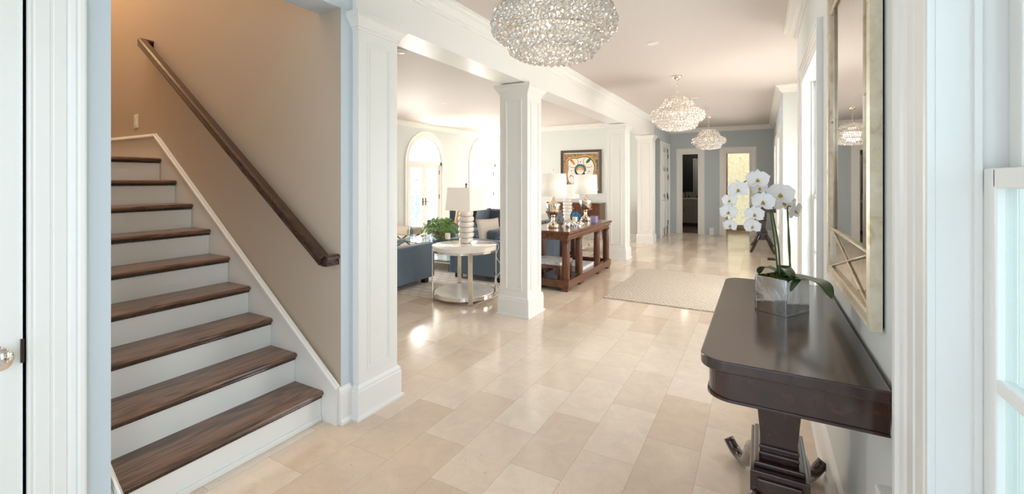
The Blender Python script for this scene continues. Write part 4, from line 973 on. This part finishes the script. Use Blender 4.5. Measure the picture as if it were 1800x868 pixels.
b = B(); b.box(-2.66, -2.2, 6.02, 6.5, .178, .19, .002); b.box(-2.66, -2.2, 6.02, 6.5, .109, .118, .002); b.done('cover', 'bookc', s)
b = B(); b.box(-2.65, -2.205, 6.025, 6.495, .118, .178); b.done('pages', 'paper', s)
def urn_lamp(cx, cy, label):
    z = .77; t = thing('table_lamp', label, 'lamp', (cx, cy, z), 'silver urn lamps with white drum shades')
    pr = [(.088, 0), (.09, .004), (.09, .018), (.084, .022), (.084, .03), (.088, .034), (.088, .044), (.07, .055), (.045, .068), (.03, .085), (.022, .105), (.02, .125), (.026, .13), (.026, .138), (.022, .145), (.04, .16), (.07, .185), (.085, .225), (.091, .28), (.092, .30), (.1, .304), (.1, .33), (.092, .334), (.06, .342), (.04, .36), (.03, .385), (.018, .4), (.016, .425)]
    b = B(); b.lathe([(r, z+.001+h) for r, h in pr], cx, cy, 40); b.done('lamp_base', 'champ', t)
    b = B(); b.lathe([(.006, z+.42), (.006, z+.76), (.012, z+.765), (.018, z+.785), (.012, z+.80), (.002, z+.808)], cx, cy, 14); b.done('harp_and_finial', 'nickel', t)
    b = B(); b.lathe([(.188, z+.435), (.178, z+.745)], cx, cy, 56, cap=False); o = b.done('lamp_shade', 'shade', t); sm = o.modifiers.new('s', 'SOLIDIFY'); sm.thickness = .004
urn_lamp(-2.49, 5.63, 'nearer silver urn lamp with white drum shade on the brown console')
urn_lamp(-2.46, 6.85, 'farther silver urn lamp with white drum shade, in front of the picture')
def surf(px, py, z):
    q = aty(px, py, 1.0); t = (EYE-z)/(EYE-q.z); return q.x*t, t
x, y = surf(985, 398, .77)
b = B(); b.ball((x, y, .77+.085), .085, 4, (.62, .5, 1.0)); random.seed(5)
for v in b.bm.verts:
    d = Vector((x, y, .855)); n = v.co-d; k = 1+.10*math.sin(90*n.x+3)*math.sin(80*n.z)+random.uniform(-.03, .03); v.co = d+n*k
    if v.co.z < .772: v.co.z = .772
tag(b.done('rough_stone', 'stone', loc=(x, y, .771)), 'rough upright grey stone beside the nearer urn lamp', 'stone')
x, y = surf(1012, 390, .77)
s = thing('agate_slice', 'blue agate slice with dark rim standing behind the cream candle', 'agate', (x, y, .77))
Rm = Matrix.Translation((x, y, .77+.088)) @ Matrix.Rotation(.45, 4, 'Z') @ Matrix.Rotation(PI/2, 4, 'X')
b = B(); b.lathe([(.086, -.01), (.09, -.004), (.09, .004), (.086, .01)], 0, 0, 32, ax=Rm); b.done('rim', 'agatein', s)
b = B(); b.lathe([(.078, -.0125), (.078, .0125)], 0, 0, 32, ax=Rm); b.done('stone_face', 'agate', s)
b = B(); b.box(x-.04, x+.04, y-.03, y+.03, .771, .779, .002); b.done('stand', 'black', s)
x, y = surf(1010.5, 395.5, .77)
s = thing('tray', 'round silver tray with openwork rim under the cream candle', 'tray', (x, y, .77))
b = B(); b.lathe([(.11, .772), (.13, .774), (.13, .782), (.004, .78)], x, y, 40); b.done('tray_plate', 'nickel', s)
for k in range(12): a = 2*PI*k/12; b = B(); b.ball((x+.122*math.cos(a), y+.122*math.sin(a), .795), .0145, 2); b.done('bead', 'nickel', s)
b = B(); b.lathe([(.02, .782), (.028, .79), (.012, .8), (.012, .81), (.034, .822), (.036, .826), (.002, .826)], x, y, 24); tag(b.done('candle_holder', 'nickel', loc=(x, y, .782)), 'small silver holder carrying the cream candle', 'candle holder')
b = B(); b.lathe([(.036, .827), (.037, .83), (.037, .885), (.034, .888), (.002, .884)], x, y, 24); tag(b.done('pillar_candle', 'wax', loc=(x, y, .827)), 'cream pillar candle in front of the blue agate slice', 'candle')
x, y = surf(998, 400.5, .77)
b = B(); b.lathe([(.022, .772), (.03, .775), (.036, .80), (.036, .83), (.03, .845), (.026, .845), (.03, .825), (.03, .80), (.004, .79)], x, y, 24); tag(b.done('silver_cup', 'nickel', loc=(x, y, .77)), 'small polished silver cup left of the cream candle', 'cup')
x, y = surf(1044.5, 391, .77)
s = thing('scented_candle', 'purple scented candle in square lilac glass at the console\'s far end', 'candle', (x, y, .77))
b = B(); b.lathe([(.05, .772), (.052, .78), (.052, .868), (.047, .868), (.047, .785), (.002, .785)], x, y, 32, sq=6); b.done('glass_cup', 'lilac', s)
b = B(); b.lathe([(.045, .786), (.045, .838), (.002, .838)], x, y, 32, sq=6); b.done('wax', paint('purple_wax', (96, 40, 62), .5, .4), s)
# ------------------------------------------------------------------ buffet and picture on the back wall
t = thing('buffet', 'brown wooden buffet cabinet with silver pulls below the painting', 'buffet', (-3.83, 10.2, 0))
X0, X1, Y0, Y1 = -4.6, -3.24, 9.98, 10.42
b = B(); b.box(X0+.015, X1-.015, Y0+.015, Y1, .27, .85); b.done('carcass', 'walnuty', t)
b = B(); b.box(X0, X1, Y0, Y1+.01, .85, .885, .006); b.done('top', 'walnuty', t)
wv = (X1-X0-.03)/3
for k in range(3):
    xa = X0+.02+wv*k; b = B(); b.box(xa+.01, xa+wv-.01, Y0-.002, Y0+.016, .66, .83, .004); d = b.done('drawer', 'walnut', t); b = B(); b.box(xa+wv/2-.05, xa+wv/2+.05, Y0-.028, Y0-.002, .735, .765, .004); b.done('pull', 'brushed', d)
    b = B(); b.box(xa+.01, xa+wv-.01, Y0-.002, Y0+.016, .29, .645, .004); b.box(xa+.05, xa+wv-.05, Y0-.008, Y0, .33, .605, .003); b.done('cabinet_door', 'walnut', t)
for x in (X0+.05, X1-.05):
    for y in (Y0+.05, Y1-.05):
        b = B(); b.lathe([(.014, 0), (.016, .01), (.034, .27)], x, y, 4); b.done('leg', 'walnut', t)
t = thing('framed_picture', 'colourful square abstract painting in a brown frame above the buffet', 'picture', (-3.88, 10.44, 1.64))
X0, X1, Z0, Z1, Y = -4.35, -3.41, 1.17, 2.105, 10.45
b = B(); b.sweep([(X0, Y, Z0), (X0, Y, Z1), (X1, Y, Z1), (X1, Y, Z0)], [(0, 0), (0, .03), (.05, .038), (.062, .02), (.062, 0)], (0, -1, 0), closed=True)
b.done('frame', 'artframe', t)
b = B(); b.box(X0+.03, X1-.03, Y-.012, Y-.002, Z0+.03, Z1-.03); b.done('painted_border', 'artborder', t)
cx, cz = (X0+X1)/2, (Z0+Z1)/2
def flat(pts, mat, dep, name='painted_shape'):
    b = B(); b.prism(pts, 'y', Y-.012-dep, Y-.012); b.done(name, mat, t)
def wob(r, n=28, w=.05, sq=5): return [(cx+r*math.cos(a)/((abs(math.cos(a))**sq+abs(math.sin(a))**sq)**(1/sq))*(1+w*math.sin(6*a)), cz+r*math.sin(a)/((abs(math.cos(a))**sq+abs(math.sin(a))**sq)**(1/sq))*(1+w*math.cos(5*a))) for a in [2*PI*i/n for i in range(n)]]
flat(wob(.385), 'p_ochre', .001, 'ochre_band'); flat(wob(.352), 'p_olive', .0014, 'dark_band'); flat(wob(.335), 'canv', .002, 'canvas_field')
def ring_(x, z, r0, r1, a0, a1, mat, dep=.003, n=16):
    P = [(x+r1*math.cos(a0+(a1-a0)*i/n), z+r1*math.sin(a0+(a1-a0)*i/n)) for i in range(n+1)]+[(x+r0*math.cos(a0+(a1-a0)*(n-i)/n), z+r0*math.sin(a0+(a1-a0)*(n-i)/n)) for i in range(n+1)]; flat(P, mat, dep)
ring_(cx-.01, cz+.03, .10, .155, 0, PI, 'p_teal'); ring_(cx-.01, cz+.03, .05, .10, 0, PI, 'p_orange'); ring_(cx-.01, cz+.03, .10, .15, PI, 2*PI-.01, 'p_olive'); ring_(cx-.01, cz+.03, 0.001, .04, 0, PI, 'p_pink')
def blob(x, z, l, w, a, mat, dep=.003): flat([(x+l*math.cos(t_)*math.cos(a)-w*math.sin(t_)*math.sin(a), z+l*math.cos(t_)*math.sin(a)+w*math.sin(t_)*math.cos(a)) for t_ in [2*PI*i/16 for i in range(16)]], mat, dep)
blob(cx-.22, cz+.25, .11, .035, -.85, 'p_orange'); blob(cx+.2, cz+.26, .075, .035, .75, 'p_green'); blob(cx-.24, cz+.28, .03, .012, -.85, 'p_maroon', .004)
ring_(cx-.2, cz+.23, .13, .14, -2.4, .8, 'p_olive'); ring_(cx+.2, cz+.23, .13, .14, 2.3, 5.5, 'p_olive')
for (dx, dz) in ((0, .24), (-.24, .02), (.22, 0), (-.26, -.1), (.26, -.2), (-.05, -.22), (.1, -.18)): blob(cx+dx, cz+dz, .016, .012, .3, 'p_maroon')
ring_(cx-.24, cz-.16, .05, .06, 0, 3, 'p_olive'); ring_(cx-.22, cz-.25, .05, .058, 3, 6, 'p_olive'); blob(cx+.1, cz-.28, .12, .02, .1, 'p_teal'); blob(cx+.2, cz-.12, .03, .05, .4, 'p_ochre')
# ------------------------------------------------------------------ powder room
t = thing('vanity', 'grey painted vanity cabinet in the dark powder room', 'vanity', (-1.98, 14.9, 0))
X0, X1, Y0 = -2.79, -1.16, 14.62
b = B(); b.box(X0, X1, Y0+.02, 15.19, .10, .83); b.done('carcass', 'vanity', t)
b = B(); b.box(X0, X1, Y0+.07, 15.1, .004, .10); b.done('toe_kick', 'dark', t)
b = B(); b.box(X0, X1, Y0-.01, 15.195, .83, .865, .003); b.done('countertop', 'counter', t)
for (xa, xb) in ((-2.78, -2.3), (-2.29, -1.79), (-1.78, -1.17)):
    b = B(); b.box(xa+.005, xb-.005, Y0, Y0+.02, .68, .82, .003); b.done('drawer', 'vanity', t)
    b = B(); b.box(xa+.005, xb-.005, Y0+.008, Y0+.02, .12, .67)
    for (p, q, r, s) in ((xa+.005, xa+.06, .12, .67), (xb-.06, xb-.005, .12, .67), (xa+.06, xb-.06, .12, .18), (xa+.06, xb-.06, .61, .67)): b.box(p, q, Y0, Y0+.008, r, s)
    d = b.done('cabinet_door', 'vanity', t)
    for xp in ((-2.13, -2.05) if xa == -2.29 else ()):
        b = B(); b.tube([(xp, Y0, .45), (xp, Y0-.025, .46), (xp, Y0-.025, .58), (xp, Y0, .59)], .006, 6); b.done('pull', 'black', d)
b = B(); b.box(X0, X1, 15.185, 15.2, .865, 1.04); struct(b.done('trim_4', 'mosaic'))
m2 = thing('powder_mirror', 'narrow framed mirror on the black patterned powder room wall', 'mirror', (-1.66, 15.19, 1.5))
b = B(); b.sweep([(-1.84, 15.19, 1.06), (-1.84, 15.19, 2.08), (-1.56, 15.19, 2.08), (-1.56, 15.19, 1.06)], [(0, 0), (0, .02), (.025, .02), (.025, 0)], (0, -1, 0), closed=True); b.done('frame', 'nickel', m2)
b = B(); b.box(-1.83, -1.57, 15.18, 15.186, 1.07, 2.07); b.done('glass', 'mirror', m2)
f = thing('faucet', 'dark faucet on the powder room vanity', 'faucet', (-2.08, 15.0, .865))
b = B(); b.tube(bez([(-2.08, 15.05, .866), (-2.08, 15.05, 1.0), (-2.08, 15.0, 1.05), (-2.08, 14.93, 1.0)], 18), .011); b.done('spout', 'bronze', f)
for dx in (-.1, .1): b = B(); b.lathe([(.022, .866), (.018, .9), (.024, .92), (.004, .935)], -2.08+dx, 15.05, 14); b.done('tap_handle', 'bronze', f)
b = B(); b.lathe([(.03, .866), (.04, .88), (.04, .95), (.02, .965), (.02, .99), (.004, 1.0)], -1.68, 14.9, 18); tag(b.done('soap_bottle', 'dark', loc=(-1.68, 14.9, .866)), 'dark soap bottle on the right of the powder room counter', 'bottle')
# ------------------------------------------------------------------ light
def area(name, loc, rot, sx, sy, e, col=(1, 1, 1), spread=PI):
    l = bpy.data.lights.new(name, 'AREA'); l.shape = 'RECTANGLE'; l.size = sx; l.size_y = sy; l.energy = e; l.color = col; l.spread = spread
    o = bpy.data.objects.new(name, l); C.objects.link(o); o.location = loc; o.rotation_euler = rot; return o
cool = (.86, .93, 1.0); warm = (1, .62, .3); day = (1, .965, .925)
area('sky_near_window', (2.2, .4, 1.7), (0, PI/2, 0), 2.2, 2.0, 40, cool)
area('rear_fill_light', (.75, -.85, 1.6), (0, PI/2, 0), 1.8, 1.2, 26, (.80, .90, 1.0))  # added cool fill, set outside the made-up rear window
area('sky_second_window', (.75, 3.47, 1.4), (0, PI/2, 0), 1.8, 1.1, 30, cool)
area('sky_entry_bay', (1.35, 6.1, 1.3), (0, PI/2, 0), 2.2, 2.0, 85, day)  # added daylight behind the unseen bay door
area('sky_far_window', (.75, 8.8, 1.4), (0, PI/2, 0), 1.6, 1.1, 24, day)
area('sky_far_window_b', (.75, 10.65, 1.4), (0, PI/2, 0), 1.6, 1.1, 24, day)
for y, e in ((5.35, 240), (8.55, 270), (11.18, 270)): area('sky_french', (-7.9, y, 1.4), (0, -PI/2, 0), 2.5, 1.5, e, day)  # first one shines through the added, unseen arched door
area('stair_glow', (-5.1, 1.26, 4.2), (0, 0, 0), .4, .4, 12, warm)
area('stair_fill_light', (-3.5, 1.26, 5.3), (0, 0, 0), 1.8, .8, 40, (1, .90, .80))  # added fill, no such fitting known, lifts the dark stair wall
def point(loc, e, col, r=.05):
    l = bpy.data.lights.new('lamp', 'POINT'); l.energy = e; l.color = col; l.shadow_soft_size = r
    o = bpy.data.objects.new('lamp', l); C.objects.link(o); o.location = loc
for x_, y_ in ((-.97, 2.2), (-.945, 6.12), (-.96, 10.33)): point((x_, y_, 2.27), 1.7, (1, .9, .76), .14)  # unseen lights added inside the chandeliers to brighten the crystals
point((-2.0, 13.8, 2.4), 10, (1, .85, .7), .15)  # added unseen light, so the dark wallpaper and vanity show
point((-.5, 13.4, 2.6), 6, (1, .85, .65), .15)
W = bpy.data.worlds.new('sky'); bpy.context.scene.world = W; W.use_nodes = True; nt = W.node_tree; bg = nt.nodes['Background']
tc = nt.nodes.new('ShaderNodeTexCoord'); sp = nt.nodes.new('ShaderNodeSeparateXYZ'); cr = nt.nodes.new('ShaderNodeValToRGB')
cr.color_ramp.elements[0].position = .0; cr.color_ramp.elements[0].color = (.74, .86, 1, 1); cr.color_ramp.elements[1].position = .6; cr.color_ramp.elements[1].color = (.62, .78, 1, 1)
nt.links.new(tc.outputs['Generated'], sp.inputs[0]); nt.links.new(sp.outputs[2], cr.inputs[0]); nt.links.new(cr.outputs[0], bg.inputs[0]); bg.inputs[1].default_value = 1.4
# ------------------------------------------------------------------ camera
cd = bpy.data.cameras.new('camera'); cam = bpy.data.objects.new('camera', cd); C.objects.link(cam)
cd.sensor_width = 36; cd.lens = 36*FPX/1800; cd.shift_y = -(434-316)/1800; cd.clip_start = .05
cam.location = (0, 0, EYE); cam.rotation_euler = (PI/2, 0, AN)
sc = bpy.context.scene; sc.camera = cam
sc.view_settings.view_transform = 'Standard'; sc.view_settings.exposure = 0.66
sc.cycles.use_denoising = True
sc.cycles.max_bounces = 12; sc.cycles.diffuse_bounces = 5; sc.cycles.glossy_bounces = 5; sc.cycles.transmission_bounces = 8; sc.cycles.transparent_max_bounces = 12
sc.cycles.sample_clamp_indirect = 6
